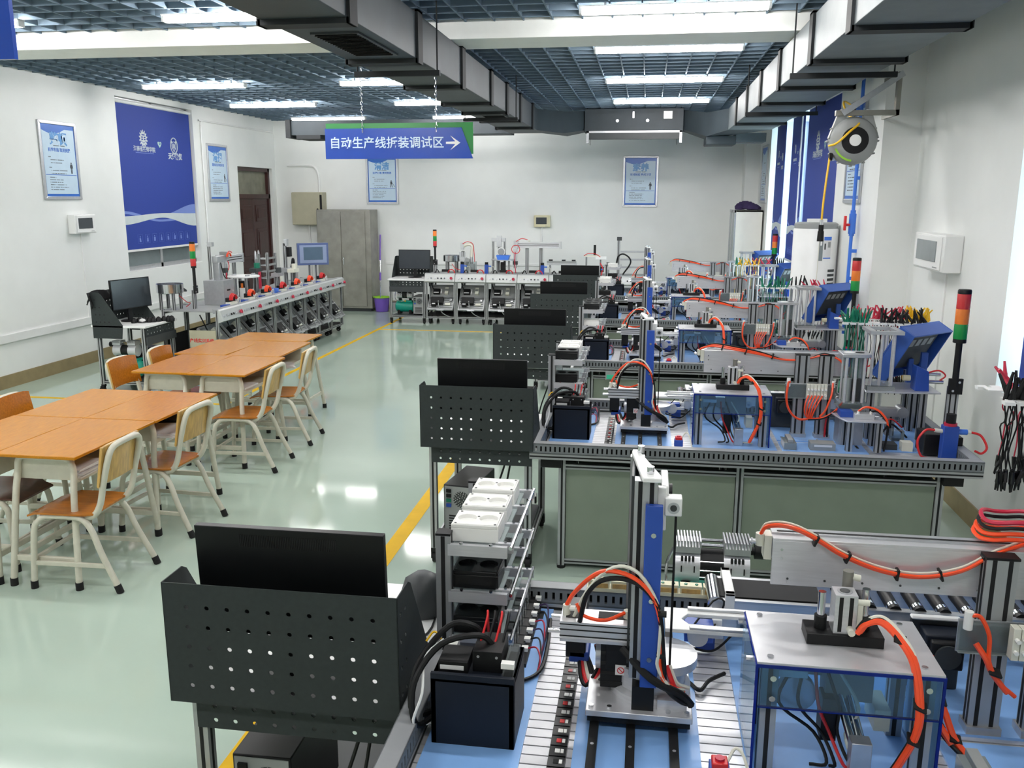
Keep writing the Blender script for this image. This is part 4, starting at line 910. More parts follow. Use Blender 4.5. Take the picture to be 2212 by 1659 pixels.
m = M().b(-.09, .03, Y + .07, Y + .2, .79, .95, 'black').b(-.075, .015, Y + .065, Y + .08, .85, .93, 'black').c((-.09, Y + .13, .87), (-.105, Y + .13, .87), .05, 'alu', 20)
for i in range(4): m.b(-.09, .03, Y + .068, Y + .07, .80 + .03 * i, .81 + .03 * i, 'slot')
part(m, 'gear_motor', t, .006)
part(M().b(-.048, -.018, Y + .062, Y + .065, .835, .865, 'paper').t([(-.033 + .009 * math.cos(a), Y + .0615, .85 + .009 * math.sin(a)) for a in [2 * PI * i / 12 for i in range(13)]], .0012, 'red', 4, 1).ob((-.033, Y + .0615, .85), (.018, .001, .0022), (0, .8, 0), 'red'), 'warning_sticker', t)
part(M().pr((.02, Y + .03, .86), (.02, Y + .03, 1.425), .06, .04, ng=1).pr((-.005, Y + .24, .86), (-.005, Y + .24, 1.425), .04, .03).b(-.018, -.012, Y + .05, Y + .225, .88, 1.425, 'dgrey'), 'column', t)
m = M()
for i in range(9): m.c((-.0185, Y + .12, .93 + .055 * i), (-.018, Y + .12, .93 + .055 * i), .008, 'slot', 8)
part(m, 'column_holes', t)
part(M().b(.02, .065, Y - .01, Y + .0095, .845, 1.365, 'blue').b(.062, .066, Y - .01, Y + .06, .85, 1.33, 'blue'), 'column_cover', t, .004)
part(screws(M(), [], .0).c((.043, Y - .014, 1.285), (.043, Y - .01, 1.285), .007, 'chrome', 8).c((.043, Y - .014, 1.1), (.043, Y - .01, 1.1), .007, 'chrome', 8).c((.043, Y - .014, .93), (.043, Y - .01, .93), .007, 'chrome', 8), 'cover_screws', t)
part(M().ex([(-.02, Y + .262), (-.004, Y + .262), (.06, Y + .02), (.06, Y - .002), (.01, Y - .002), (-.022, Y + .24)], 'z', 1.425, 1.438, 'white').c((.004, Y + .235, 1.438), (.004, Y + .235, 1.457), .01, 'chrome', 10).c((.03, Y + .04, 1.438), (.03, Y + .04, 1.457), .01, 'chrome', 10), 'top_plate', t, .003)
part(M().b(.07, .115, Y + .03, Y + .07, 1.325, 1.375, 'white').c((.093, Y + .029, 1.348), (.093, Y + .03, 1.348), .016, 'alu', 18).c((.093, Y + .028, 1.348), (.093, Y + .029, 1.348), .009, 'dgrey', 14).b(.06, .08, Y + .05, Y + .2, 1.36, 1.4, 'white').b(.05, .075, Y + .04, Y + .06, 1.28, 1.4, 'white'), 'idler_block', t, .003)
part(M().b(.098, .104, Y + .05, Y + .062, .86, 1.33, 'slot').c((.075, Y + .1, 1.37), (.09, Y + .1, 1.37), .022, 'black', 16), 'drive_belt', t)
cy = M().b(-.205, .02, Y + .06, Y + .14, .93, .99, 'brushed')
for z in (.943, .962, .978): cy.b(-.206, .02, Y + .0595, Y + .0605, z, z + .004, 'slot')
cy.b(-.19, -.15, Y + .08, Y + .12, .989, .9915, 'slot').b(-.1, -.02, Y + .09, Y + .13, .989, .9915, 'slot')
cy.c((-.24, Y + .08, .948), (-.2, Y + .08, .948), .007, 'chrome', 10).c((-.235, Y + .12, .972), (-.2, Y + .12, .972), .007, 'chrome', 10)
part(cy.b(-.205, .02, Y + .055, Y + .06, .93, .939, 'brushed').b(-.205, .02, Y + .055, Y + .06, .984, .99, 'brushed'), 'twin_rod_cylinder', t)
part(M().c((-.19, Y + .1, .99), (-.19, Y + .1, 1.02), .011, 'offwhite', 10).c((-.19, Y + .1, 1.01), (-.165, Y + .1, 1.01), .008, 'pom', 8).c((-.02, Y + .1, .99), (-.02, Y + .1, 1.015), .01, 'offwhite', 10), 'fittings', t)
part(M().ex([(.09, Y + .2), (.34, Y + .2), (.34, Y + .235), (.16, Y + .24), (.14, Y + .27), (.16, Y + .305), (.34, Y + .305), (.34, Y + .34), (.09, Y + .34)], 'z', .905, .917, 'white').b(.16, .34, Y + .2, Y + .215, .917, .925, 'alu').b(.16, .34, Y + .325, Y + .34, .917, .925, 'alu'), 'fork', t, .002)
m = M().t([(-.19, Y + .1, 1.02), (-.17, Y + .09, 1.06), (-.12, Y + .05, 1.13), (-.07, Y + .02, 1.165), (.0, Y - .01, 1.16), (.055, Y - .02, 1.1), (.075, Y - .02, 1.0), (.07, Y - .02, .93), (.09, Y - .02, .87), (.14, Y + .03, .82)], .0065, 'orange', 7)
m.t([(-.185, Y + .1, 1.0), (-.18, Y + .1, .96), (-.13, Y + .05, 1.09), (-.06, Y + .015, 1.178), (.01, Y - .01, 1.175), (.065, Y - .02, 1.08), (.068, Y - .025, .97), (.066, Y - .025, .92), (.1, Y - .02, .86), (.14, Y + .02, .83)], .005, 'offwhite', 6)
m.t([(-.15, Y + .06, .99), (-.13, Y + .05, 1.08), (-.08, Y + .02, 1.14), (0, Y - .01, 1.15), (.06, Y - .02, 1.09), (.08, Y - .02, .95), (.09, Y - .02, .86), (.13, Y - .02, .82), (.16, Y + .0, .80)], .007, 'black', 7)
m.t([(-.02, Y + .1, 1.01), (-.08, Y + .06, 1.0), (-.14, Y + .06, 1.01), (-.16, Y + .07, 1.04)], .0055, 'orange', 6)
for z in (1.07, .95): m.c((.062, Y - .02, z), (.084, Y - .02, z), .009, 'slot', 8)
part(m, 'hose_loop', t)
m = M().t([(.16, Y, .80), (.13, Y - .02, .84), (.05, Y - .02, .88), (-.03, Y + .04, .93)], .011, 'black', 8).t([(.15, Y + .02, .81), (.12, Y + .0, .835), (.09, Y + .02, .9)], .007, 'red', 6).t([(.155, Y + .05, .82), (.12, Y + .02, .85), (.1, Y + .04, .89)], .006, 'offwhite', 6)
part(m, 'motor_cable', t)
rep(t, 'stacker robot with a blue column cover and looped hoses')
# ---- cable chain
Y = 1.9
t = thing('cable_chain', 'x', 'cable chain', (-.18, Y, .7), 'black cable chains on the benches')
m = M()
for i in range(16): m.b(-.21, -.165, Y + .045 * i, Y + .04 + .045 * i, .7, .722, 'blacktray').b(-.195, -.182, Y + .012 + .045 * i, Y + .028 + .045 * i, .722, .7235, ('red', 'pom')[i % 2] if i > 2 else 'slot').b(-.18, -.172, Y + .012 + .045 * i, Y + .028 + .045 * i, .722, .7235, 'pom')
part(m, 'links', t)
part(M().b(-.2, -.14, Y + .5, Y + .62, .8, .94, 'blacktray').b(-.19, -.13, Y + .5, Y + .6, .785, .82, 'blue'), 'end_block', t, .004)
m = M()
for i in range(5): m.t([(-.16 + .006 * i, Y + .52, .8), (-.15 + .012 * i, Y + .46, .76), (-.13 + .012 * i, Y + .44, .75 + .006 * i), (-.1 + .01 * i, Y + .47, .8), (-.11, Y + .5, .85)], .006, ('black', 'red', 'offwhite', 'black', 'black')[i], 6)
part(m, 'wiring', t); rep(t, 'black cable chain lying beside the robot rails')
# ---- acrylic processing station
Y = 2.05; XA, XB, YA, YC, ZC = .305, .745, 2.05, 2.33, 1.025
t = thing('processing_station', 'x', 'machine station', (.52, Y, .708), 'blue acrylic processing stations')
for x, y in ((XA + .035, YA + .03), (XB - .035, YA + .03), (XA + .035, YC - .03), (XB - .035, YC - .03)): part(M().pr((x, y, .708), (x, y, ZC - .012), .04, .04), 'post', t)
part(M().b(XA, XB, YA, YC, ZC - .006, ZC, 'brushed').b(XA - .003, XB + .003, YA - .003, YC + .003, ZC - .014, ZC - .006, 'acrylicedge'), 'top_plate', t)
for x in (XA + .035, XB - .04):
    for y in (YA + .03, YC - .025): part(screws(M(), [(x, y, ZC)], .008, .004), 'top_screw', t)
part(M().b(XA + .006, XB - .006, YA - .004, YA + .002, .905, ZC - .014, 'acrylicblue').b(XA + .006, XB - .006, YA - .005, YA + .003, .903, .906, 'acrylicedge'), 'front_window', t)
for x in (XA, XB): part(M().b(x - .003, x + .003, YA, YC, .708, ZC - .014, 'acrylicblue').b(x - .0035, x + .0035, YA - .001, YA + .004, .708, ZC - .014, 'acrylicedge'), 'side_window', t)
for x in (XA + .04, XB - .035):
    for z in (.985, .93): part(M().c((x, YA - .006, z), (x, YA - .004, z), .008, 'chrome', 8), 'window_screw', t)
for y in (YA + .06, YC - .02): part(M().c((XA - .02, y, 1.0), (XA, y, 1.0), .008, 'chrome', 8), 'window_screw', t)
part(M().b(.44, .63, YA + .11, YA + .19, ZC, ZC + .03, 'black').c((.478, YA + .15, ZC + .03), (.478, YA + .15, ZC + .065), .016, 'black', 14).c((.478, YA + .15, ZC + .065), (.478, YA + .15, ZC + .13), .01, 'chrome', 12).c((.588, YA + .16, ZC + .03), (.588, YA + .16, ZC + .065), .016, 'black', 14).c((.588, YA + .16, ZC + .065), (.588, YA + .16, ZC + .14), .01, 'chrome', 12), 'guide_block', t, .002)
m = M().b(.505, .56, YA + .12, YA + .175, ZC + .03, ZC + .135, 'brushed').b(.515, .525, YA + .1195, YA + .12, ZC + .035, ZC + .13, 'slot').b(.54, .55, YA + .1195, YA + .12, ZC + .035, ZC + .13, 'slot').c((.532, YA + .147, ZC + .135), (.532, YA + .147, ZC + .137), .019, 'alu', 18).c((.532, YA + .147, ZC + .137), (.532, YA + .147, ZC + .138), .013, 'dgrey', 16)
m.c((.56, YA + .13, ZC + .115), (.59, YA + .13, ZC + .115), .008, 'offwhite', 10).c((.545, YA + .12, ZC + .045), (.545, YA + .095, ZC + .045), .009, 'offwhite', 10).b(.562, .575, YA + .125, YA + .14, ZC + .03, ZC + .11, 'offwhite').c((.55, YA + .2, ZC + .1), (.55, YA + .2, ZC + .17), .014, 'steel', 12).c((.55, YA + .2, ZC + .155), (.58, YA + .2, ZC + .15), .009, 'offwhite', 10)
part(m, 'stamping_cylinder', t, .002)
m = M().lathe([(0, 0), (.05, 0), (.05, .03), (0, .03)], (.43, YA + .16, .87), 'alu', 20, (0, -1, 0)).b(.37, .6, YA + .18, YA + .24, .9, .96, 'alu').b(.5, .62, YA + .13, YA + .2, .86, .99, 'grey').c((.57, YA + .05, .76), (.53, YA + .16, .9), .012, 'chrome', 10).c((.59, YA + .05, .76), (.555, YA + .16, .9), .012, 'chrome', 10)
m.b(.36, .44, YA + .06, YA + .2, .955, .975, 'white').b(.55, .6, YA + .02, YA + .06, .708, .81, 'alu').b(.49, .53, YA + .1, YA + .16, .76, .88, 'black').b(.62, .66, YA + .1, YA + .2, .8, .86, 'offwhite')
part(m, 'press_mechanism', t, .002)
m = M()
for i in range(5): m.t([(.41 + .03 * i, YA + .12, .95), (.38 + .05 * i, YA + .1, .86), (.47 + .02 * i, YA + .09, .79), (.5 + .02 * i, YA + .05, .73), (.46 + .05 * i, YA + .06, .715)], .0045, ('black', 'black', 'red', 'black', 'offwhite')[i], 6)
part(m, 'inner_wiring', t)
m = M()
for k, (c, r) in enumerate((('orange', .0075), ('orange', .007), ('black', .0055), ('offwhite', .005))):
    o = Vector((.006 * (k % 2), .005 * (k // 2), .004 * k))
    m.t([Vector(p) + o for p in ((.56, YA + .1, ZC + .045), (.575, YA + .09, ZC + .075), (.61, YA + .085, ZC + .085), (.645, YA + .05, ZC + .06), (.672, YA + .01, ZC + .015), (.685, YA - .018, .94), (.68, YA - .022, .87), (.655, YA - .02, .8), (.63, YA - .015, .74))], r, c, 7)
for p in ((.648, YA + .05, ZC + .062), (.688, YA - .016, .95), (.68, YA - .02, .86)): m.ob(p, (.032, .03, .005), (.5, .4, 0), 'slot')
part(m, 'hose_bundle', t); rep(t, 'blue acrylic processing station with an aluminium top')
# ---- gantry: two posts, long horizontal plate, valve island
Y = 2.35
t = thing('transfer_gantry', 'x', 'gantry', (.95, Y, .708), 'transfer gantries on the benches')
for x in (.955, 1.095):
    part(M().pr((x, Y, .708), (x, Y, 1.215), .08, .04, ng=2).b(x - .042, x + .042, Y - .022, Y + .022, 1.215, 1.222, 'black').b(x - .045, x + .045, Y - .03, Y + .03, .708, .73, 'alu'), 'post', t)
part(M().b(.375, 1.21, Y + .03, Y + .038, 1.085, 1.215, 'brushed').b(.375, 1.21, Y + .03, Y + .062, 1.215, 1.222, 'brushed').b(.375, 1.21, Y + .062, Y + .1, 1.15, 1.228, 'alu').b(.39, 1.2, Y + .07, Y + .078, 1.228, 1.2295, 'slot'), 'beam', t, .0015)
part(M().b(.355, .375, Y + .05, Y + .1, 1.15, 1.22, 'offwhite').c((.345, Y + .07, 1.22), (.345, Y + .07, 1.185), .013, 'offwhite', 12).c((.345, Y + .07, 1.195), (.315, Y + .07, 1.195), .007, 'alu', 10).c((.325, Y + .07, 1.195), (.32, Y + .07, 1.195), .011, 'alu', 8), 'end_fitting', t)
part(screws(M(), [], 0).c((.4, Y + .0285, 1.19), (.4, Y + .03, 1.19), .004, 'chrome', 6).c((.4, Y + .0285, 1.165), (.4, Y + .03, 1.165), .004, 'chrome', 6), 'end_screws', t)
m = M()
for i in range(6): m.c((.42 + .1 * i, Y + .0285, 1.105), (.42 + .1 * i, Y + .03, 1.105), .0035, 'dgrey', 6)
part(m, 'edge_screws', t)
m = M().b(.86, 1.15, Y - .045, Y - .025, .955, 1.04, 'acrylic').b(.86, 1.15, Y - .025, Y - .02, .95, 1.045, 'alu')
for i in range(6): m.b(.98 + .02 * i, .998 + .02 * i, Y - .075, Y - .045, .96, 1.05, 'offwhite').c((.989 + .02 * i, Y - .085, .985), (.989 + .02 * i, Y - .07, .985), .006, 'pom', 8).c((.989 + .02 * i, Y - .09, 1.02), (.989 + .02 * i, Y - .07, 1.02), .006, 'pom', 8)
m.c((.875, Y - .05, 1.03), (.875, Y - .05, 1.08), .012, 'pom', 10).c((1.135, Y - .05, 1.03), (1.135, Y - .05, 1.07), .011, 'pom', 10)
part(m, 'valve_island', t, .001)
m = M()
for i in range(5): m.t([(.989 + .02 * i, Y - .088, .985), (.97 + .018 * i, Y - .11, .94), (.97 + .012 * i, Y - .11, .88), (1.0 + .003 * i, Y - .1, .84)], .0045, 'orange', 6)
m.t([(1.0, Y - .1, .845), (.94, Y - .1, .84), (.89, Y - .09, .88), (.865, Y - .08, .95), (.872, Y - .06, 1.05), (.885, Y - .06, 1.06)], .007, 'orange', 7)
for k in range(3): m.t([(.99, Y - .1 - .008 * k, .843), (1.08, Y - .1 - .008 * k, .855), (1.16, Y - .09, .91), (1.205, Y - .07, 1.0), (1.21, Y - .04, 1.1), (1.17, Y - .02, 1.19), (1.08, Y + .0, 1.215 + .006 * k), (.98, Y + .01, 1.19), (.86, Y + .01, 1.18), (.7, Y + .012, 1.21 + .008 * k), (.55, Y + .012, 1.235 + .01 * k), (.43, Y + .03, 1.25 + .008 * k), (.365, Y + .05, 1.235), (.345, Y + .07, 1.215)], (.0062, .0055, .0045)[k], ('orange', 'orange', 'black')[k], 7)
for p, e in (((.78, Y + .01, 1.2), .3), ((.62, Y + .01, 1.225), .3), ((.48, Y + .02, 1.245), .2), ((1.2, Y - .07, .99), 1.2), ((.93, Y + .01, 1.19), 0)): m.ob(p, (.006, .03, .036), (0, e, 0), 'slot')
m.t([(1.13, Y - .06, 1.06), (1.12, Y - .09, .99), (1.09, Y - .1, .9), (1.06, Y - .1, .86)], .006, 'orange', 6)
HOSE = part(m, 'hose_loop', t)
m = M().t([(1.1, Y - .1, .86), (1.105, Y - .06, .8), (1.11, Y - .03, .72)], .006, 'red', 6).t([(1.11, Y - .1, .86), (1.115, Y - .06, .8), (1.125, Y - .03, .72)], .006, 'black', 6); part(m, 'power_lead', t)
R = rep(t, 'transfer gantry with a long grey plate and bundled orange hoses')
# the nearest gantry carries a single drooping hose instead of the looped bundle
for c in list(t.children):
    if c.name.split('.')[0] in ('hose_loop',): bpy.data.objects.remove(c)
m = M()
for k, (c, r) in enumerate((('orange', .0055), ('orange', .0045), ('offwhite', .003))):
    o = Vector((0, -.008 * (k == 1), .006 * k))
    m.t([Vector(p) + o for p in ((.345, Y + .07, 1.215), (.36, Y + .055, 1.245), (.41, Y + .03, 1.258), (.47, Y + .015, 1.24), (.56, Y + .008, 1.19), (.66, Y + .004, 1.155), (.76, Y + .002, 1.145), (.86, Y + .0, 1.17), (.95, Y + .03, 1.21), (1.05, Y + .06, 1.24), (1.1, Y + .08, 1.25))], r, c, 7)
for p, e in (((.485, Y + .012, 1.23), .4), ((.57, Y + .007, 1.188), .4), ((.7, Y + .002, 1.15), .1), ((.81, Y, 1.157), -.3), ((.92, Y + .01, 1.2), -.4)): m.ob(p, (.006, .026, .03), (0, e, 0), 'slot')
for k in range(4):
    m.t([(1.0 + .085 * math.cos(a) * (1 - .06 * k), Y + .09 + .06 * math.sin(a), 1.25 + .016 * k + .006 * math.sin(3 * a)) for a in [2 * PI * i / 14 for i in range(15)]], 0.006 if k != 2 else .005, ('orange', 'orange', 'black', 'crimson')[k], 6, 2)
m.t([(.875, Y - .055, 1.07), (.9, Y - .06, 1.07), (.925, Y - .065, 1.02), (.93, Y - .07, .95), (.955, Y - .08, .9), (1.0, Y - .08, .86)], .0058, 'orange', 7)
m.t([(.9, Y - .05, .99), (.92, Y - .07, .96), (.94, Y - .075, .92), (.98, Y - .08, .87)], .008, 'orange', 7)
m.t([(.80, Y - .02, .93), (.81, Y - .06, .86), (.83, Y - .09, .8), (.85, Y - .12, .745), (.875, Y - .16, .72)], .009, 'orange', 7).t([(.79, Y - .02, .86), (.805, Y - .08, .79), (.84, Y - .13, .735)], .009, 'orange', 7).t([(.8, Y - .03, .8), (.82, Y - .1, .75), (.86, Y - .16, .72)], .006, 'black', 7)
for p in ((.944, Y - .077, .925), (.818, Y - .075, .83), (.85, Y - .12, .748)): m.ob(p, (.032, .03, .006), (.3, .3, 0), 'slot')
part(m, 'hose_loop', t)
# ---- conveyor
Y = 2.72
t = thing('belt_conveyor', 'x', 'conveyor', (.7, Y, .708), 'conveyors on the benches')
for x in (.33, 1.2): part(M().pr((x, Y + .09, .708), (x, Y + .09, .8), .04, .06), 'support', t)
for y in (Y, Y + .17): part(M().b(.25, 1.32, y, y + .012, .8, .865, 'brushed').b(.25, 1.32, y - .004, y + .016, .86, .868, 'alu'), 'side_rail', t)
part(M().b(.27, .6, Y + .02, Y + .16, .835, .872, 'blacksoft').c((.27, Y + .02, .853), (.27, Y + .16, .853), .022, 'blacksoft', 14).c((.26, Y + .0, .853), (.26, Y + .18, .853), .025, 'chrome', 16), 'belt', t)
for i in range(9): part(M().c((.67 + .075 * i, Y + .012, .86), (.67 + .075 * i, Y + .17, .86), .02, 'chrome' if i % 9 == 9 else 'black', 14).c((.67 + .075 * i, Y + .03, .86), (.67 + .075 * i, Y + .05, .86), .0205, 'chrome', 14), 'roller', t)
m = M()
for i in range(6): m.c((.62 + .075 * i, Y - .03, .815), (.62 + .075 * i, Y, .815), .022, 'alu', 18).c((.62 + .075 * i, Y - .033, .815), (.62 + .075 * i, Y - .03, .815), .008, 'chrome', 10)
m.c((.3, Y - .03, .8), (.3, Y, .8), .028, 'alu', 20); part(m, 'guide_wheels', t)
part(M().b(.29, .32, Y - .01, Y + .2, .885, .895, 'white').b(.29, .32, Y + .175, Y + .2, .84, .895, 'white').b(.29, .32, Y - .01, Y + .012, .84, .895, 'white').b(.2, .28, Y - .05, Y + .0, .78, .82, 'white').b(.2, .26, Y - .05, Y - .03, .71, .78, 'blue'), 'bridge', t, .002)
part(M().b(.81, .96, Y - .17, Y - .16, .708, .93, 'dgrey').b(.81, .95, Y - .18, Y - .155, .93, .94, 'white').b(.835, .945, Y - .24, Y - .17, .81, .915, 'navy').b(.845, .935, Y - .265, Y - .24, .82, .905, 'black').c((.89, Y - .272, .862), (.89, Y - .265, .862), .036, 'dgrey', 24), 'drive_motor', t, .006)
part(M().c((.2, Y - .12, .79), (.2, Y - .095, .79), .032, 'alu', 24).b(.16, .25, Y - .095, Y - .04, .76, .82, 'blue').b(.23, .28, Y - .1, Y - .08, .78, .80, 'alu').t([(.17, Y - .11, .80), (.25, Y - .02, .87), (.285, Y - .02, .872), (.27, Y - .03, .82), (.22, Y - .11, .765)], .004, 'black', 5, 3), 'belt_pulley', t, .002)
part(M().t([(.12, Y - .09, .76), (.2, Y - .1, .74), (.26, Y - .06, .72), (.32, Y - .02, .76)], .004, 'black', 6).t([(.17, Y - .25, .71), (.2, Y - .3, .715), (.23, Y - .25, .72), (.28, Y - .2, .72)], .006, 'black', 6), 'sensor_cables', t)
rep(t, 'short belt and roller conveyor along the rear of the deck')
# ---- small pneumatic stand
Y = 2.06
t = thing('pneumatic_stand', 'x', 'machine station', (1.28, Y, .708), 'pneumatic stands on the benches')
for x, y in ((1.195, Y), (1.355, Y), (1.195, Y + .14), (1.355, Y + .14)): part(M().pr((x, y, .708), (x, y, .885), .035, .035), 'post', t)
part(M().ex([(1.17, Y - .03), (1.385, Y - .03), (1.385, Y + .12), (1.33, Y + .17), (1.12, Y + .17), (1.14, Y + .05)], 'z', .885, .893, 'brushed'), 'table_plate', t, .002)
part(M().b(1.22, 1.33, Y + .02, Y + .06, .893, .925, 'brushed').b(1.23, 1.35, Y + .07, Y + .1, .893, .92, 'alu').b(1.15, 1.22, Y + .06, Y + .15, .893, .93, 'blue').c((1.33, Y + .04, .91), (1.38, Y + .03, .91), .006, 'chrome', 8).c((1.24, Y + .03, .925), (1.24, Y + .03, .94), .008, 'pom', 8).c((1.31, Y + .03, .925), (1.31, Y + .03, .94), .008, 'pom', 8), 'slide_cylinder', t, .002)
part(M().t([(1.24, Y + .03, .94), (1.28, Y + .03, .965), (1.34, Y + .01, .955), (1.385, Y - .01, .91), (1.4, Y - .01, .86)], .0065, 'orange', 7).t([(1.31, Y + .03, .94), (1.35, Y + .02, .94), (1.395, Y - .01, .88), (1.395, Y - .01, .78), (1.39, Y, .715)], .006, 'black', 7), 'hoses', t)
part(M().b(.83, .9, Y - .03, Y + .1, .708, .75, 'meterglass').b(.85, .88, Y - .03, Y + .1, .75, .77, 'grey'), 'terminal_module', t, .002); part(M().b(.98, 1.12, Y - .02, Y + .06, .708, .75, 'grey').b(1.0, 1.1, Y - .022, Y - .02, .73, .742, 'paper'), 'terminal_module', t, .002)
rep(t, 'small aluminium stand with a pneumatic slide and orange hose')
t = thing('tube_magazine', 'x', 'magazine', (1.23, 2.25, .708), 'tube magazines on the benches')
part(M().b(1.15, 1.31, 2.18, 2.32, .93, .965, 'acrylic').b(1.16, 1.3, 2.19, 2.31, .708, .93, 'alu'), 'base', t)
for x, y in ((1.18, 2.2), (1.28, 2.2), (1.18, 2.3), (1.28, 2.3), (1.23, 2.19)): part(M().c((x, y, .965), (x, y, 1.235), .009, 'brushed', 12), 'rod', t)
part(M().ex([(1.15, 2.18), (1.28, 2.175), (1.315, 2.2), (1.315, 2.32), (1.18, 2.325), (1.15, 2.3)], 'z', 1.235, 1.255, 'alu').c((1.2, 2.25, 1.255), (1.2, 2.25, 1.257), .03, 'white', 20).c((1.26, 2.25, 1.255), (1.26, 2.25, 1.257), .025, 'slot', 20), 'top_frame', t, .003)
for x, c in ((1.2, 'pom'), (1.255, 'blacktray')): part(M().c((x, 2.25, .965), (x, 2.25, 1.1), .024, c, 18), 'workpiece_stack', t)
part(M().c((1.2, 2.25, .965), (1.2, 2.25, 1.235), .029, 'acrylic', 20, caps=False).c((1.255, 2.25, .965), (1.255, 2.25, 1.235), .029, 'acrylic', 20, caps=False), 'clear_tubes', t)
rep(t, 'upright tube magazine with grey rods')
# ---- feeder table with rod hopper
Y = 2.32
t = thing('feeder_table', 'x', 'machine station', (1.54, Y, .708), 'feeder tables on the benches')
for x, y in ((1.37, Y + .05), (1.67, Y + .05), (1.37, Y + .28), (1.67, Y + .28)): part(M().pr((x, y, .708), (x, y, 1.0), .04, .04), 'post', t)
part(M().ex([(1.33, Y), (1.76, Y + .02), (1.76, Y + .31), (1.33, Y + .31)], 'z', 1.0, 1.01, 'brushed'), 'table_plate', t, .002)
part(M().b(1.335, 1.5, Y + .03, Y + .25, 1.01, 1.04, 'acrylic').b(1.34, 1.5, Y + .03, Y + .04, 1.01, 1.035, 'alu').b(1.34, 1.5, Y + .24, Y + .25, 1.01, 1.035, 'alu'), 'hopper_base', t)
for x, y in ((1.36, Y + .05), (1.41, Y + .05), (1.48, Y + .05), (1.36, Y + .22), (1.48, Y + .22), (1.5, Y + .15)): part(M().c((x, y, 1.03), (x, y, 1.35), .009, 'brushed', 12), 'hopper_rod', t)
q = M().b(1.335, 1.525, Y + .02, Y + .05, 1.35, 1.37, 'alu').b(1.335, 1.525, Y + .22, Y + .25, 1.35, 1.37, 'alu').b(1.335, 1.37, Y + .02, Y + .25, 1.35, 1.37, 'alu').b(1.49, 1.525, Y + .02, Y + .25, 1.35, 1.37, 'alu'); part(q, 'hopper_frame', t)
part(M().ex([(1.62, 1.01), (1.7, 1.01), (1.69, 1.13), (1.62, 1.16)], 'y', Y + .05, Y + .15, 'blue').c((1.6, Y + .1, 1.08), (1.56, Y + .1, 1.08), .018, 'ivory', 12).c((1.69, Y + .1, 1.06), (1.79, Y + .1, 1.06), .012, 'chrome', 12).c((1.7, Y + .13, 1.1), (1.78, Y + .13, 1.1), .01, 'chrome', 12), 'pusher', t, .002)
part(M().t([(1.77, Y + .1, 1.07), (1.8, Y + .1, 1.1), (1.76, Y + .1, 1.13), (1.7, Y + .12, 1.11)], .005, 'red', 6).t([(1.45, Y + .05, .74), (1.5, Y + .05, .8), (1.56, Y + .05, .76), (1.6, Y + .05, .72)], .006, 'black', 6).t([(1.44, Y + .08, .78), (1.5, Y + .06, .83), (1.57, Y + .06, .78)], .005, 'red', 6), 'hoses', t)
part(M().b(1.25, 1.6, Y + .12, Y + .18, .83, .88, 'alu').c((1.3, Y + .1, .86), (1.3, Y + .2, .86), .03, 'alu', 18).c((1.58, Y + .1, .86), (1.58, Y + .2, .86), .033, 'alu', 18).pr((1.52, Y + .15, .708), (1.52, Y + .15, .83), .05, .04), 'lower_conveyor', t)
part(M().b(1.5, 1.57, Y + .0, Y + .07, .708, .77, 'acrylic').b(1.4, 1.48, Y - .2, Y - .12, .708, .74, 'dgrey').b(1.5, 1.56, Y - .22, Y - .16, .708, .76, 'offwhite'), 'sensor_blocks', t)
rep(t, 'feeder table with a square hopper of upright rods')
# ---- tilted operator panel (its blue back towards the camera)
Y = 2.69
t = thing('operator_panel', 'x', 'touch panel', (1.62, Y, .708), 'blue operator panels on the benches')
part(M().pr((1.66, Y, .708), (1.66, Y, 1.08), .04, .04).pr((1.73, Y, .708), (1.73, Y, 1.08), .04, .04), 'post', t)
T = Matrix.Translation((1.63, Y - .03, 1.225)) @ Matrix.Rotation(-2.39, 4, 'Z') @ Matrix.Rotation(-.5, 4, 'X'); Q = lambda m: m.xf(T)
part(Q(M().b(-.21, .21, -.012, 0, -.18, .18, 'hmiblue').b(-.21, -.2, 0, .1, -.18, .18, 'hmiblue').b(.2, .21, 0, .1, -.18, .18, 'hmiblue').b(-.2, .2, 0, .1, .17, .18, 'hmiblue').b(-.2, .2, 0, .06, -.18, -.17, 'hmiblue')), 'enclosure', t, .003)
g = M().b(-.16, .16, 0, .055, -.11, .13, 'dgrey')
for i in range(4): g.b(-.13 + .065 * i, -.085 + .065 * i, .055, .058, .06, .11, 'grey')
part(Q(g), 'panel_back', t, .004)
part(Q(M().b(-.17, .17, -.018, -.012, -.12, .14, 'screendark')), 'bezel', t); part(Q(M().b(-.13, .13, -.0195, -.018, -.085, .105, 'screen')), 'screen', t)
part(M().b(1.645, 1.675, Y - .06, Y - .02, 1.0, 1.16, 'hmiblue').b(1.72, 1.76, Y - .05, Y - .02, 1.05, 1.2, 'hmiblue'), 'mount', t, .003)
rep(t, 'tilted blue operator panel')
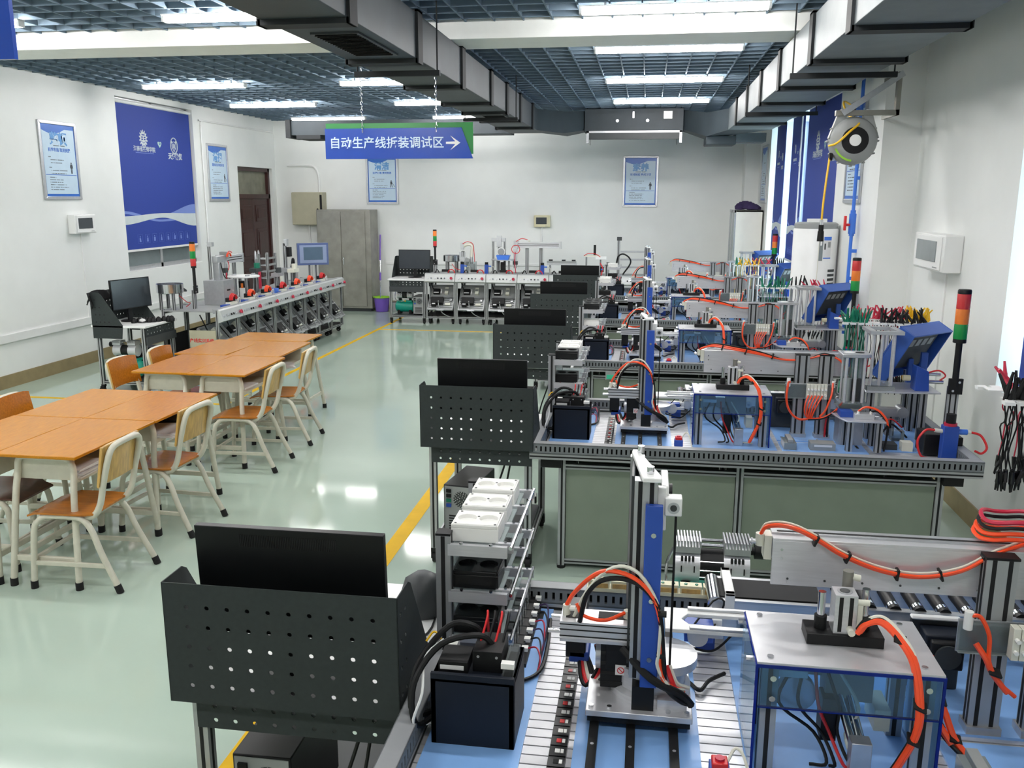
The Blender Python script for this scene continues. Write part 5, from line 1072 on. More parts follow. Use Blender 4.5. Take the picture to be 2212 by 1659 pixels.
# ---- signal tower
t = thing('signal_tower', 'x', 'signal light', (1.77, 2.18, .708), 'signal towers with red, orange and green lamps')
def towerlamp(t, x, y, z0, zl, r=.036, h=.085, order=('lampgreen', 'amber', 'lampred')):
    part(M().pr((x, y - .0, z0), (x, y, zl - .28), .06, .03), 'post', t)
    part(M().b(x - .035, x + .04, y - .035, y - .015, zl - .32, zl - .23, 'black').c((x - .012, y - .037, zl - .3), (x - .012, y - .035, zl - .3), .007, 'alu', 8).c((x + .02, y - .037, zl - .25), (x + .02, y - .035, zl - .25), .007, 'alu', 8).c((x, y - .02, zl - .28), (x, y - .02, zl - .02), .018, 'black', 12).c((x, y - .02, zl - .022), (x, y - .02, zl), r * .98, 'black', 20), 'bracket', t)
    z = zl
    for c in order:
        part(M().lathe([(r * .97, 0), (r, .004), (r, h - .004), (r * .97, h)], (x, y - .02, z), c, 24).c((x, y - .02, z), (x, y - .02, z + h), r * .45, 'offwhite', 12), 'lamp_segment', t); z += h
    part(M().lathe([(r, 0), (r, .018), (r * .9, .024), (0, .026)], (x, y - .02, z), 'black', 24), 'cap', t)
towerlamp(t, 1.77, 2.18, .783, 1.365)
R = rep(t, 'signal tower with red, orange and green lamps', ydx={2: .05})
# ---- air filter regulator
Y = 1.92
t = thing('filter_regulator', 'x', 'air regulator', (1.7, Y, .708), 'blue filter regulators on the benches')
part(M().b(1.66, 1.74, Y, Y + .06, .708, .91, 'blue').c((1.7, Y + .03, .91), (1.7, Y + .03, .925), .034, 'crimson', 18).c((1.7, Y + .03, .925), (1.7, Y + .03, .975), .026, 'black', 14), 'body', t, .003)
part(M().c((1.74, Y + .03, .875), (1.79, Y + .03, .875), .016, 'pipeblue', 12).c((1.79, Y + .03, .875), (1.81, Y + .03, .875), .01, 'offwhite', 10).c((1.66, Y + .03, .875), (1.62, Y + .03, .88), .012, 'offwhite', 10), 'fittings', t)
part(M().t([(1.62, Y + .03, .88), (1.57, Y + .02, .88), (1.53, Y + .01, .82), (1.55, Y + .0, .74), (1.6, Y, .72)], .0065, 'red', 7), 'hose', t); part(M().t([(1.81, Y + .03, .875), (1.86, Y + .02, .86), (1.89, Y + .0, .80), (1.86, Y - .02, .77), (1.82, Y - .03, .785)], .0065, 'red', 7), 'hose', t)
part(M().b(1.74, 1.79, Y + .07, Y + .28, .708, .83, 'black').b(1.6, 1.74, Y + .12, Y + .28, .708, .83, 'black'), 'controller_box', t, .004)
rep(t, 'blue filter regulator with red hoses in the deck corner')
# ---- limit switch
t = thing('limit_switch', 'x', 'switch', (.225, 2.03, .708), 'limit switches on the benches')
part(M().b(.2, .25, 2.0, 2.05, .708, .745, 'blue'), 'body', t, .002); part(M().b(.205, .245, 2.005, 2.045, .745, .762, 'red').c((.225, 2.025, .762), (.225, 2.025, .768), .012, 'crimson', 12), 'red_cap', t, .003)
part(M().t([(.245, 2.03, .755), (.265, 2.05, .78), (.285, 2.03, .77), (.3, 1.97, .72), (.305, 1.92, .705)], .004, 'offwhite', 6), 'lead', t)
rep(t, 'small blue limit switch with a red cap and white lead')
# ---- terminal strip on the rear trunking of the nearest bench
t = thing('terminal_strip', 'cream terminal strip on the rear trunking of the front bench', 'terminals', (.19, 2.93, .782))
part(M().b(-.17, .56, 2.9, 2.945, .782, .795, 'ivory'), 'base', t)
for i in range(9): part(M().b(-.165 + .08 * i, -.09 + .08 * i, 2.905, 2.94, .795, .822, 'ivory').b(-.16 + .08 * i, -.095 + .08 * i, 2.902, 2.905, .797, .812, 'backwood').c((-.145 + .08 * i, 2.922, .822), (-.145 + .08 * i, 2.922, .825), .006, 'green', 8).c((-.108 + .08 * i, 2.922, .822), (-.108 + .08 * i, 2.922, .825), .006, 'green', 8), 'terminal', t)
part(M().t([(.5, 2.92, .82), (.5, 2.92, .86), (.55, 2.92, .87), (.6, 2.93, .84)], .005, 'red', 6).t([(.47, 2.92, .82), (.475, 2.92, .85), (.53, 2.93, .875), (.58, 2.95, .84)], .005, 'red', 6).c((.47, 2.92, .822), (.47, 2.92, .85), .007, 'red', 8).c((.5, 2.92, .822), (.5, 2.92, .85), .007, 'red', 8), 'plug_leads', t)
# ---- compressors
def compressor(label, x, y, rz=0, z=0, group='small teal compressors', s=1):
    t = thing('air_compressor', label, 'compressor', (x, y, z), group)
    part(M().lathe([(0, 0), (.07, .01), (.115, .04), (.125, .1), (.125, .36), (.115, .42), (.07, .45), (0, .46)], (x - .23, y, z + .16), 'teal', 24, (1, 0, 0)).b(x - .17, x + .17, y - .1, y + .1, z + .27, z + .3, 'teal').b(x - .16, x - .1, y - .1, y + .1, z + .02, z + .1, 'black').b(x + .1, x + .16, y - .1, y + .1, z + .02, z + .1, 'black').b(x - .16, x - .1, y - .1, y + .1, z, z + .02, 'rubber').b(x + .1, x + .16, y - .1, y + .1, z, z + .02, 'rubber'), 'tank', t)
    m = M()
    for s_ in (-1, 1):
        a = x + s_ * .115
        m.c((a - .06, y, z + .42), (a + .06, y, z + .42), .085, 'brushed', 24).b(a - .06, a + .06, y - .07, y + .07, z + .5, z + .53, 'alu')
        for i in range(9): m.b(a - .06 + .0145 * i, a - .053 + .0145 * i, y - .07, y + .07, z + .53, z + .56, 'alu')
        for i in range(4): m.b(a - .03 + .017 * i, a - .02 + .017 * i, y - .088, y - .07, z + .465, z + .485, 'slot')
        m.b(a - .03, a - .024, y - .088, y - .08, z + .41, z + .44, 'slot').b(a + .03, a + .036, y - .088, y - .08, z + .41, z + .44, 'slot')
        m.c((a, y - .05, z + .3), (a, y - .05, z + .345), .02, 'black', 10).c((a, y + .05, z + .3), (a, y + .05, z + .345), .02, 'black', 10)
    m.c((x - .055, y, z + .42), (x + .055, y, z + .42), .078, 'black', 24)
    for a in (-.04, .0, .04): m.c((x - .06, y - .08 + abs(a) * .3, z + .42 + a), (x + .06, y - .08 + abs(a) * .3, z + .42 + a), .004, 'chrome', 6)
    m.c((x - .06, y - .02, z + .525), (x + .06, y - .02, z + .525), .008, 'chrome', 8).c((x - .06, y + .02, z + .535), (x + .06, y + .02, z + .535), .008, 'chrome', 8)
    part(m, 'motor_pump', t)
    part(M().c((x + .175, y, z + .5), (x + .2, y, z + .5), .02, 'black', 12).c((x + .2, y, z + .5), (x + .25, y, z + .5), .037, 'black', 16), 'air_filter', t)
    part(M().b(x - .03, x + .01, y - .12, y - .09, z + .3, z + .33, 'offwhite').c((x + .01, y - .11, z + .29), (x + .04, y - .11, z + .29), .012, 'hoseyellow', 10).t([(x - .18, y - .06, z + .52), (x - .21, y - .08, z + .44), (x - .2, y - .1, z + .33), (x - .1, y - .12, z + .285), (x, y - .11, z + .29)], .008, 'chrome', 7), 'pressure_switch', t)
    t.rotation_euler.z = rz
    return t
K = compressor('teal air compressor with a twin silver motor standing behind the front bench', .355, 4.05)
dup(K, (-.1, 6.45, 0), label='teal air compressor half hidden behind the second bench'); 
# ---- racks of test leads behind the right ends of the benches
def leadrack(label, x, y, z, rz=0):
    t = thing('lead_rack', label, 'rack', (x, y, 0), 'test lead racks')
    part(M().c((x, y, .02), (x, y, z - .01), .014, 'alu', 10).lathe([(0, 0), (.16, 0), (.16, .015), (.02, .025)], (x, y, 0), 'dgrey', 20), 'stand', t)
    for a in (-1, 1):
        m = M().b(x - .3, x + .3, y + a * .085 - .03, y + a * .085 + .03, z - .004, z, 'white')
        for i in range(13): m.b(x - .3 + .05 * i - .018, x - .3 + .05 * i + .018 if i < 12 else x + .3, y + a * .115, y + a * .15, z - .012, z, 'white')
        part(m, 'comb', t)
    part(M().b(x - .02, x + .02, y - .06, y + .06, z - .02, z - .004, 'alu'), 'crossbar', t)
    return t
LR = leadrack('white comb rack of test leads at the right edge of the photo', 1.59, 3.4, 1.44)
for i, (x, y, z) in enumerate(((1.66, 6.36, 1.31), (1.4, 8.8, 1.3), (1.45, 11.9, 1.28))): dup(LR, (x, y, z - 1.44), label=('white comb rack of test leads behind the second bench', 'white comb rack of test leads behind the third bench', 'white comb rack of test leads behind the fourth bench')[i])
LEADS = {}
def lead(c, k, ln):
    m = M(); R = random.Random(k * 7 + len(c)); ax, ay = R.uniform(-.75, .75), R.uniform(-.9, .6)
    d = Vector((ax, ay, .75)).normalized()
    m.c((0, 0, -.005), d * .055, .0085, c, 7).c(d * .055, d * .1, .0075, c, 7, r2=.0045)
    s = [R.uniform(-.018, .018) for i in range(5)]
    cc = 'black' if c in ('crimson', 'black', 'blacksoft') and k % 2 else c
    m.t([d * .02, (0, 0, -.02), (s[0] * .5, .008, -.08), (s[1], s[2] * .5, -ln * .4), (s[3], s[4] * .6, -ln * .75), (s[0] * .6, 0, -ln)], .0028, cc, 5, 3)
    e = Vector((s[0] * .6, 0, -ln)); m.c(e, e + Vector((ax * .03, ay * .02, -.045)), .008, 'blacktray' if c != 'green' else c, 6).c(e + Vector((ax * .03, ay * .02, -.045)), e + Vector((ax * .04, ay * .03, -.075)), .006, 'blacktray' if c != 'green' else c, 6, r2=.003)
    return m.mesh('test_lead')
COLN = {'green': 'green', 'crimson': 'red', 'black': 'black', 'leadyellow': 'yellow'}
def hang(c, x, y, z, ln, grp, where):
    key = (c, random.randrange(9), ln)
    if key not in LEADS: LEADS[key] = lead(c, key[1] + 1, ln)
    o = bpy.data.objects.new('test_lead', LEADS[key]); COL.objects.link(o); o.location = (x, y, z); o.rotation_euler.z = random.uniform(0, 6.2); ORG[o.name] = (x, y, z)
    props(o, '%s test lead hanging from %s' % (COLN[c], where), 'test lead', '%s test leads on %s' % (COLN[c], grp))
def fill(x, y, z, plan, grp, where, ln=.42):
    for c, a, b, row, n in plan:
        for i in range(n): hang(c, x - .3 + a * .6 + (b - a) * .6 * (i + .5) / n, y + row * .1 + random.uniform(-.02, .02), z + random.uniform(-.004, .01), ln, grp, where)
fill(1.59, 3.4, 1.44, (('crimson', .12, .5, 1, 14), ('black', .0, .5, -1, 36)), 'the front rack', 'the comb rack at the right edge of the photo', .27)
fill(1.66, 6.36, 1.31, (('green', 0, .25, -1, 16), ('crimson', .15, .75, 1, 28), ('black', .38, .9, -1, 22), ('leadyellow', .72, 1, 0.4, 18)), 'the second rack', 'the comb rack behind the second bench')
fill(1.4, 8.8, 1.3, (('green', 0, .4, -1, 12), ('crimson', .7, 1, -1, 7), ('black', .3, .8, 1, 8)), 'the third rack', 'the comb rack behind the third bench')
fill(1.45, 11.9, 1.28, (('leadyellow', 0, .5, -1, 10), ('crimson', .35, .8, 1, 10), ('green', 0, .15, -1, 5), ('black', .8, 1, -1, 6)), 'the last rack', 'the comb rack behind the fourth bench')
t = thing('storage_tray', 'x', 'tray', (.5, 5.2, .5)); bpy.data.objects.remove(t)
m = M().b(-.3, -.24, 7.362, 7.372, .63, .665, 'stickergreen'); m.b(-.31, -.23, 7.372, 7.42, .62, .689, 'grey')
solo(m, 'green_switch_box', 'small grey box with a green front under the front edge of the third bench', 'box', (-.27, 7.3, .63))
t = thing('water_bottle', 'small blue bottle standing behind the gantry of the second bench', 'bottle', (.98, 5.75, .708))
part(M().lathe([(0, 0), (.03, 0), (.03, .1), (.02, .12), (.012, .13)], (.98, 5.75, .708), 'hmiblue', 14), 'body', t); part(M().c((.98, 5.75, .838), (.98, 5.75, .87), .013, 'blue', 12), 'cap', t)
# ================================================================ production-line units (left row and back row)
UW = .53
def unit(label, group, y0=14.6, x0=-3.71):
    t = thing('training_unit', label, 'training unit', (x0, y0, 0), group)
    a, b = x0 + .004, x0 + UW - .004
    for x in (a + .015, b - .015):
        for y in (y0 + .015, y0 + .68): part(M().pr((x, y, .1), (x, y, .86), .03, .03), 'post', t)
    for y, z in ((y0 + .015, .115), (y0 + .68, .115), (y0 + .68, .82)): part(M().pr((a + .03, y, z), (b - .03, y, z), .03, .03), 'frame_bar', t)
    for x in (a + .015, b - .015): part(M().pr((x, y0 + .03, .115), (x, y0 + .665, .115), .03, .03), 'frame_bar', t)
    part(M().b(a, b, y0 + .06, y0 + .7, .835, .85, 'grey').b(a, b, y0 - .005, y0 + .06, .82, .872, 'trunk'), 'worktop', t)
    part(M().b(a, b, y0 + .03, y0 + .66, .135, .14, 'blacksoft').b(a + .03, b - .03, y0 + .66, y0 + .664, .14, .55, 'blacksoft'), 'base_shelf', t)
    p = M().ex([(y0 + .0, .71), (y0 - .065, .735), (y0 - .03, .855), (y0 + .0, .872)], 'x', a, b, 'panelgrey'); part(p, 'control_panel', t, .003)
    N = Vector((0, -.96, .28)); 
    def bt(x, z, r, c, h=.012):
        q = Vector((x, y0 - .065 + .035 * (z - .735) / .12, z)); return (q, q + N * h, r, c)
    for i, c in enumerate(('alu', 'chrome', 'alu', 'black', 'black', 'chrome', 'alu')):
        q = bt(a + .06 + .058 * i, .79, .014, c); part(M().c(q[0], q[0] + N * .004, .018, 'alu', 12).c(q[0], q[1], .013, c, 12), 'push_button', t)
    q = bt(a + .465, .79, .02, 'crimson', .03); part(M().c(q[0], q[0] + N * .004, .03, 'alu', 14).c(q[0], q[1], .014, 'crimson', 12).c(q[0] + N * .018, q[1], .024, 'crimson', 14), 'emergency_stop', t)
    # slanted electrical board: from (y .32, z .62) down to (y -.02, z .24)
    A = Vector((0, y0 + .30, .63)); B = Vector((0, y0 - .03, .24)); dv = (B - A); L = dv.length; dv.normalize(); nv = Vector((0, -dv.z * -1, 0)); nv = Vector((0, dv.z, -dv.y))
    def P(x, s, h): return Vector((x, 0, 0)) + A + dv * s + nv * h
    T = Matrix(((1, 0, 0, 0), (0, dv.y, nv.y, A.y), (0, dv.z, nv.z, A.z), (0, 0, 0, 1)))
    m = M().b(a + .05, b - .05, 0, L, 0, .004, 'grey')
    for x in (a + .04, b - .055): m.b(x, x + .015, 0, L, 0, .03, 'profile')
    for s in (0, .24, L - .02): m.b(a + .04, b - .04, s, s + .02, 0, .032, 'profile')
    for i in range(11): m.b(a + .06, b - .06, .265 + .018 * i, .272 + .018 * i, .004, .006, 'alu' if i % 2 else 'dgrey')
    m.b(a + .2, b - .2, L - .004, L + .012, .01, .03, 'alu'); part(m.xf(T), 'board', t)
    m = M().b(a + .1, a + .21, .1, .19, .004, .06, 'black').b(a + .11, a + .2, .17, .188, .06, .062, 'paper').b(a + .3, a + .36, .06, .19, .004, .05, 'offwhite').b(a + .305, a + .355, .1, .14, .05, .058, 'grey').b(a + .225, a + .245, .09, .18, .004, .04, 'paper')
    m.b(a + .09, a + .3, .28, .40, .004, .08, 'black').b(a + .1, a + .18, .4, .44, .004, .07, 'black').b(a + .115, a + .17, .405, .425, .07, .072, 'paper').b(a + .33, a + .42, .37, .41, .004, .03, 'offwhite').b(a + .4, a + .44, .28, .33, .004, .03, 'alu')
    for i in range(7): m.b(a + .11 + .02 * i, a + .12 + .02 * i, .42, .44, .004, .02, 'alu')
    part(m.xf(T), 'controllers', t, .002)
    part(M().t([P(a + .22, .36, .08), P(a + .24, .46, .05), (a + .3, y0 - .03, .2), (a + .42, y0 + .02, .13), (a + .5, y0 + .1, .13)], .008, 'grey', 6), 'cable', t); part(M().t([P(a + .1, .12, .06), (a + .06, y0 + .2, .68), (a + .05, y0 + .25, .8)], .008, 'black', 6), 'cable', t)
    for x in (a + .06, b - .06):
        for y in (y0 + .05, y0 + .64): part(caster(M(), x, y), 'caster', t)
    return t
GB, GL = 'production-line units of the back row', 'production-line units of the left row'
ORDB = ['first from its computer desk', 'second from its computer desk', 'third from its computer desk', 'fourth from its computer desk, partly behind a monitor', 'fifth from its computer desk, mostly behind the pegboards', 'sixth from its computer desk', 'seventh from its computer desk']
U0 = unit('production-line unit of the back row, ' + ORDB[0], GB)
for i in range(1, 7): dup(U0, (-3.71 + UW * i, 14.6, 0), label='production-line unit of the back row, ' + ORDB[i])
ORDL = ['beside its computer desk', 'second from the camera', 'third from the camera', 'fourth from the camera', 'fifth from the camera', 'sixth from the camera', 'second from the far end', 'at the far end beside the steel locker']
for i in range(8): dup(U0, (-4.85, 9.42 + UW * i, 0), label='production-line unit of the left row, ' + ORDL[i], rz=PI / 2, group=GL)
dup(P0, (-3.96, 14.62, 0), label='computer desk with a pegboard at the left end of the back row', rz=PI) if 0 else None
# computer desk at the end of the back row: open towards the camera, pegboard behind the monitor
def opendesk(label, loc, rz):
    x, y = 0, 0; t = thing('computer_desk', label, 'desk', loc, 'computer desks of the production lines'); o = Vector(loc)
    def pp(m, n, bev=0): return part(m.xf(Matrix.Translation(o)), n, t, bev)
    pp(M().b(-.33, .33, -.02, .62, .74, .765, 'white'), 'tabletop', .004)
    for x in (-.29, .29):
        for y in (.03, .56): pp(M().pr((x, y, .1), (x, y, .74), .04, .04), 'leg'); pp(caster(M(), x, y), 'caster')
        pp(M().pr((x, .05, .12), (x, .54, .12), .03, .03), 'frame_bar')
    for y in (.03, .56): pp(M().pr((-.27, y, .12), (.27, y, .12), .03, .03), 'frame_bar')
    pp(M().b(-.28, .28, .04, .55, .135, .142, 'dgrey'), 'lower_shelf')
    pp(M().holed(-.3, .3, .64, .74, .0, .003, [-.25 + .0625 * i for i in range(9)], [.67, .712], .008, 'peg').b(-.3, .3, -.02, .0, .55, .64, 'dgrey'), 'lower_pegboard')
    pp(M().holed(-.33, .33, .765, 1.12, .6, .603, [-.27 + .06 * i for i in range(10)], [.82 + .06 * i for i in range(5)], .008, 'peg'), 'pegboard')
    for s, x in ((-1, -.33), (1, .327)):
        g = M().ex([(.26, .62), (.6, .62), (.6, 1.12), (.5, 1.12), (.47, 1.1), (.24, .765)], 'x', x, x + .003, 'peg')
        for yy, zz in ((.4, .8), (.45, .8), (.5, .8), (.55, .8), (.45, .88), (.5, .88), (.55, .88), (.5, .96), (.55, .96), (.55, 1.04)): g.c((x - .0006, yy, zz), (x + .0036, yy, zz), .008, 'slot', 8)
        pp(g, 'pegboard_wing')
    t.rotation_euler.z = rz; return t
opendesk('computer desk with a pegboard at the left end of the back row', (-4.03, 14.58, 0), 0)
opendesk('computer desk with a pegboard at the near end of the left row', (-5.36, 9.06, 0), PI / 2)
dup(M0, (-3.97, 14.92, .765), label='black monitor facing the room on the back row computer desk', rz=PI)
dup(M0, (-5.72, 9.12, .765), label='black monitor facing the aisle on the left row computer desk', rz=-PI / 2 - .25)
dup(T0, (-3.85, 14.66, .148), label='black computer tower under the back row computer desk', rz=0)
dup(T0, (-5.5, 9.2, .148), label='black computer tower under the left row computer desk', rz=PI / 2)
dup(K, (-4.13, 14.85, .142), label='teal air compressor under the back row computer desk', rz=0).scale = (.78, .78, .78)
dup(K, (-5.68, 8.89, .142), label='teal air compressor under the left row computer desk', rz=PI).scale = (.78, .78, .78)
m = M()
for i in range(10):
    a = i / 9; m.lathe([(0, -.04), (.03, -.03), (.035, .0), (.02, .03), (0, .04)], (-5.6 + .3 * a, 8.95 + .25 * a + .03 * math.sin(9 * a), .785), 'black', 8)
m.lathe([(0, -.02), (.035, -.01), (.03, .01), (0, .02)], (-5.5, 8.95, .80), 'paper', 8); 
solo(m, 'cloth', 'black crumpled cloth with a white rag on the left row computer desk', 'cloth', (-5.5, 9.0, .77))
m = M(); v = []; f = []; nx, ny = 12, 8
for i in range(nx + 1):
    for j in range(ny + 1):
        a = i / nx; b = j / ny; s = (b - .45) * .42
        v.append((-5.96 + .0 + .04 * math.sin(6 * a + 2) + (-.05 if s < 0 else .03) * abs(s) * 4, 8.66 + .36 * a + .02 * math.sin(9 * b), 1.135 - abs(s) * .75 * (1 - .5 * a) + .012 * math.sin(8 * a + 5 * b)))
f = [(i * (ny + 1) + j, i * (ny + 1) + j + 1, (i + 1) * (ny + 1) + j + 1, (i + 1) * (ny + 1) + j) for i in range(nx) for j in range(ny)]
m.add(v, f, 'blacksoft', True)
o = solo(m, 'black_cloth', 'black jacket cloth draped over the pegboard of the left row computer desk', 'cloth', (-5.96, 8.8, 1.1)); q = o.modifiers.new('thick', 'SOLIDIFY'); q.thickness = .012
t = thing('end_board', 'cream board with Chinese lettering closing the near end of the left row', 'board', (-5.03, 9.38, .1))
part(M().b(-5.19, -4.87, 9.375, 9.395, .15, .63, 'cabinetbeige'), 'panel', t); text('产线实训系统', .05, 'red', (-5.04, 9.374, .51), (1, 0, 0), (0, 0, 1), 'lettering', t, .0006, bold=.001)
# ---- equipment standing on the two rows; every builder works around (0,0,0) with the front towards -y
class At:
    def __init__(s, name, label, cat, loc, rz=0, group=None):
        s.t = thing(name, label, cat, loc, group); s.T = Matrix.Translation(loc); s.rz = rz; s.t.rotation_euler.z = rz
    def p(s, m, n, bev=0): return part(m.xf(s.T), n, s.t, bev)
def hcoil(m, x, y, z, r=.06, n=3, c='orange', tk=.006):
    for k in range(n): m.t([(x + (r - .004 * k) * math.cos(a), y - .012 * k, z + (r - .004 * k) * math.sin(a)) for a in [PI * i / 10 for i in range(11)]], tk, c, 6, 2)
    return m
ROW = {'L': (PI / 2, lambda u, d, z: (-4.85 - d, 9.42 + u, z), 'the left row'), 'B': (0, lambda u, d, z: (-3.71 + u, 14.6 + d, z), 'the back row')}
def put(row, name, label, cat, u, d, z=.85, group=None): rz, f, nm = ROW[row]; return At(name, label + ' on ' + nm, cat, f(u, d, z), rz, group)
for row, u, d in (('L', .2, .38), ('B', .11, .33)):
    a = put(row, 'signal_tower', 'signal tower with an orange top lamp', 'signal light', u, d)
    t = a.t; o = a.T.translation; towerlamp(t, o.x, o.y, o.z, o.z + (.5 if row == 'L' else .46), .032, .085, ('lampred', 'lampgreen', 'amber'))
for row, u, d in (('L', .1, .62), ('B', .38, .42)):
    a = put(row, 'bowl_feeder', 'shiny steel bowl feeder on four posts', 'feeder', u, d)
    a.p(M().lathe([(.0, .19), (.13, .19), (.15, .2), (.15, .30), (.14, .3), (.138, .21), (0, .205)], (0, 0, 0), 'chrome', 32), 'bowl')
    for x, y in ((-.08, -.08), (.08, -.08), (-.08, .08), (.08, .08)): a.p(M().pr((x, y, 0), (x, y, .19), .03, .03), 'post')
    a.p(M().ob((.2, -.04, .22), (.16, .05, .02), (0, .4, .1), 'dgrey').t([(.02, -.1, .16), (.1, -.14, .08), (.22, -.12, .05), (.25, -.05, .0)], .005, 'red', 6), 'chute')
a = put('L', 'gear_box', 'square grey drive box with a robot arm', 'machine station', .75, .34)
a.p(M().b(-.14, .14, -.13, .13, 0, .29, 'alu').b(-.06, .03, -.131, -.13, .16, .18, 'black').c((.1, -.131, .15), (.1, -.13, .15), .012, 'white', 10), 'cabinet', .004)
a.p(M().b(-.05, .03, -.04, .04, .29, .5, 'alu').b(-.07, .2, -.035, .035, .5, .58, 'alu').b(.16, .22, -.05, .05, .53, .62, 'grey').c((.19, 0, .42), (.19, 0, .53), .02, 'alu').b(.15, .23, -.02, .02, .36, .42, 'dgrey'), 'arm', .004)
a.p(hcoil(M(), .2, -.05, .56, .05, 2).t([(.0, -.04, .5), (.02, -.06, .35), (.06, -.07, .3)], .006, 'black', 6).pr((-.1, .05, .3), (-.1, .05, .72), .03, .03).b(-.12, -.06, .0, .06, .7, .75, 'alu'), 'hoses')
a = put('L', 'index_table', 'round white indexing table on profile legs', 'machine station', 1.35, .3)
a.p(M().lathe([(0, .27), (.2, .27), (.205, .28), (.2, .29), (0, .295)], (0, 0, 0), 'white', 36).c((.12, -.08, .29), (.12, -.08, .31), .03, 'alu', 14).c((-.1, -.1, .29), (-.1, -.1, .31), .03, 'alu', 14).c((0, .13, .29), (0, .13, .31), .03, 'alu', 14), 'turntable')
for x, y in ((-.14, -.1), (.14, -.1), (-.14, .12), (.14, .12)): a.p(M().pr((x, y, 0), (x, y, .27), .03, .03), 'post')
a.p(M().b(-.05, .05, -.05, .05, 0, .22, 'black').c((-.1, -.02, .0), (-.1, -.02, .14), .035, 'pom', 14).c((-.1, -.02, .14), (-.1, -.02, .2), .015, 'amber', 10), 'drive')
def gantrycyl(row, u, d, L=.55):
    a = put(row, 'pick_and_place_gantry', 'long horizontal pneumatic cylinder on two posts', 'gantry', u, d)
    for x in (-.02, .22): a.p(M().pr((x, .03, 0), (x, .03, .44), .06, .03), 'post')
    a.p(M().b(-.18, L - .18, -.03, .03, .44, .54, 'brushed').b(-.17, L - .19, -.031, -.03, .475, .485, 'slot').b(-.17, L - .19, -.031, -.03, .505, .515, 'slot').b(L - .18, L - .15, -.035, .035, .43, .55, 'alu').b(-.24, -.17, -.05, .05, .43, .56, 'alu').c((.02, 0, .54), (.02, 0, .57), .015, 'offwhite'), 'cylinder', .003)
    a.p(M().b(-.24, -.18, -.07, -.03, .2, .44, 'alu').b(-.25, -.17, -.08, -.02, .16, .22, 'dgrey').c((-.23, -.06, .1), (-.23, -.06, .16), .008, 'chrome').c((-.19, -.06, .1), (-.19, -.06, .16), .008, 'chrome'), 'gripper', .002)
    a.p(M().t([(-.2, -.06, .55), (-.1, -.07, .6), (.0, -.06, .58)], .006, 'red', 6).t([(-.2 + .07 * math.cos(q), -.075, .42 + .07 * math.sin(q)) for q in [PI * 2 * i / 12 for i in range(13)]], .006, 'red', 6, 2).t([(-.21, -.07, .38), (-.215, -.08, .2), (-.2, -.06, .02)], .008, 'crimson', 6), 'hoses')
gantrycyl('L', 1.45, .55); gantrycyl('B', 1.72, .35, .72)
for row, u, d in (('L', 1.82, .15), ('B', 1.32, .2)):
    a = put(row, 'parts_tray', 'small bright blue parts tray', 'tray', u, d, 1.1 if row == 'B' else .85)
    a.p(M().ex([(-.09, 0), (.09, 0), (.115, .075), (-.115, .075)], 'y', -.07, .07, 'pipeblue').b(-.09, .09, -.06, .06, .076, .077, 'blue'), 'bin', .003)
a = put('B', 'sorting_station', 'tall profile frame with a round gauge and a round table', 'machine station', 1.2, .4)
for x in (-.1, 0, .1): a.p(M().pr((x, .06, 0), (x, .06, .6), .04, .03), 'post')
a.p(M().b(-.12, .12, .03, .045, .54, .6, 'alu').b(-.03, .05, .0, .04, .45, .64, 'alu').c((.05, -.02, .37), (.05, .03, .37), .07, 'white', 24).c((.05, -.025, .37), (.05, -.02, .37), .058, 'grey', 24), 'gauge', .002)
a.p(M().lathe([(0, .235), (.2, .235), (.2, .25), (0, .25)], (.1, -.1, 0), 'alu', 30).pr((0, -.1, 0), (0, -.1, .235), .03, .03).pr((.2, -.1, 0), (.2, -.1, .235), .03, .03).b(.06, .14, -.14, -.06, .0, .2, 'black'), 'table')
def arm(row, u, d):
    a = put(row, 'robot_arm', 'small curved robot arm with a two-finger gripper', 'robot', u, d)
    a.p(M().b(-.08, .08, -.07, .07, 0, .2, 'acrylic').b(-.05, .05, -.04, .04, 0, .16, 'alu').c((.0, 0, .16), (0, 0, .3), .025, 'alu', 14), 'base')
    a.p(M().t([(0, 0, .28), (.01, 0, .38), (.02, 0, .45), (-.02, 0, .49), (-.1, 0, .48), (-.15, 0, .45)], .028, 'offwhite', 10).b(-.18, -.13, -.03, .03, .4, .52, 'alu').b(-.17, -.155, -.02, .02, .28, .38, 'dgrey').b(-.14, -.125, -.02, .02, .28, .38, 'dgrey'), 'arm', .002)
    a.p(M().t([(-.15, -.03, .5), (-.06, -.04, .54), (.03, -.03, .5), (.05, -.03, .38), (.06, -.02, .2)], .006, 'red', 6), 'hose')
arm('B', .74, .35)
a = put('L', 'parts_rack', 'open aluminium rack with level shelves', 'rack', 2.55, .5)
for x in (-.14, .14):
    for y in (-.06, .06): a.p(M().pr((x, y, 0), (x, y, .5), .03, .03), 'post')
for z in (.15, .24, .33, .42): a.p(M().b(-.13, .13, -.07, .07, z, z + .012, 'alu').b(-.125, .125, -.075, -.07, z, z + .03, 'grey'), 'shelf')
a = put('L', 'lifting_station', 'upright lifting station with a black cable chain arc', 'machine station', 3.0, .42)
a.p(M().pr((0, 0, 0), (0, 0, .62), .06, .04).b(-.03, .04, -.05, .0, .58, .68, 'alu').b(.02, .12, -.06, .02, .42, .56, 'black').b(-.1, .08, -.1, .08, .2, .26, 'alu'), 'column', .002)
a.p(M().t([(.06, -.05, .2), (.12, -.05, .3), (.16, -.05, .38), (.2, -.05, .34), (.18, -.05, .2), (.14, -.05, .05)], .016, 'black', 8), 'cable_chain')
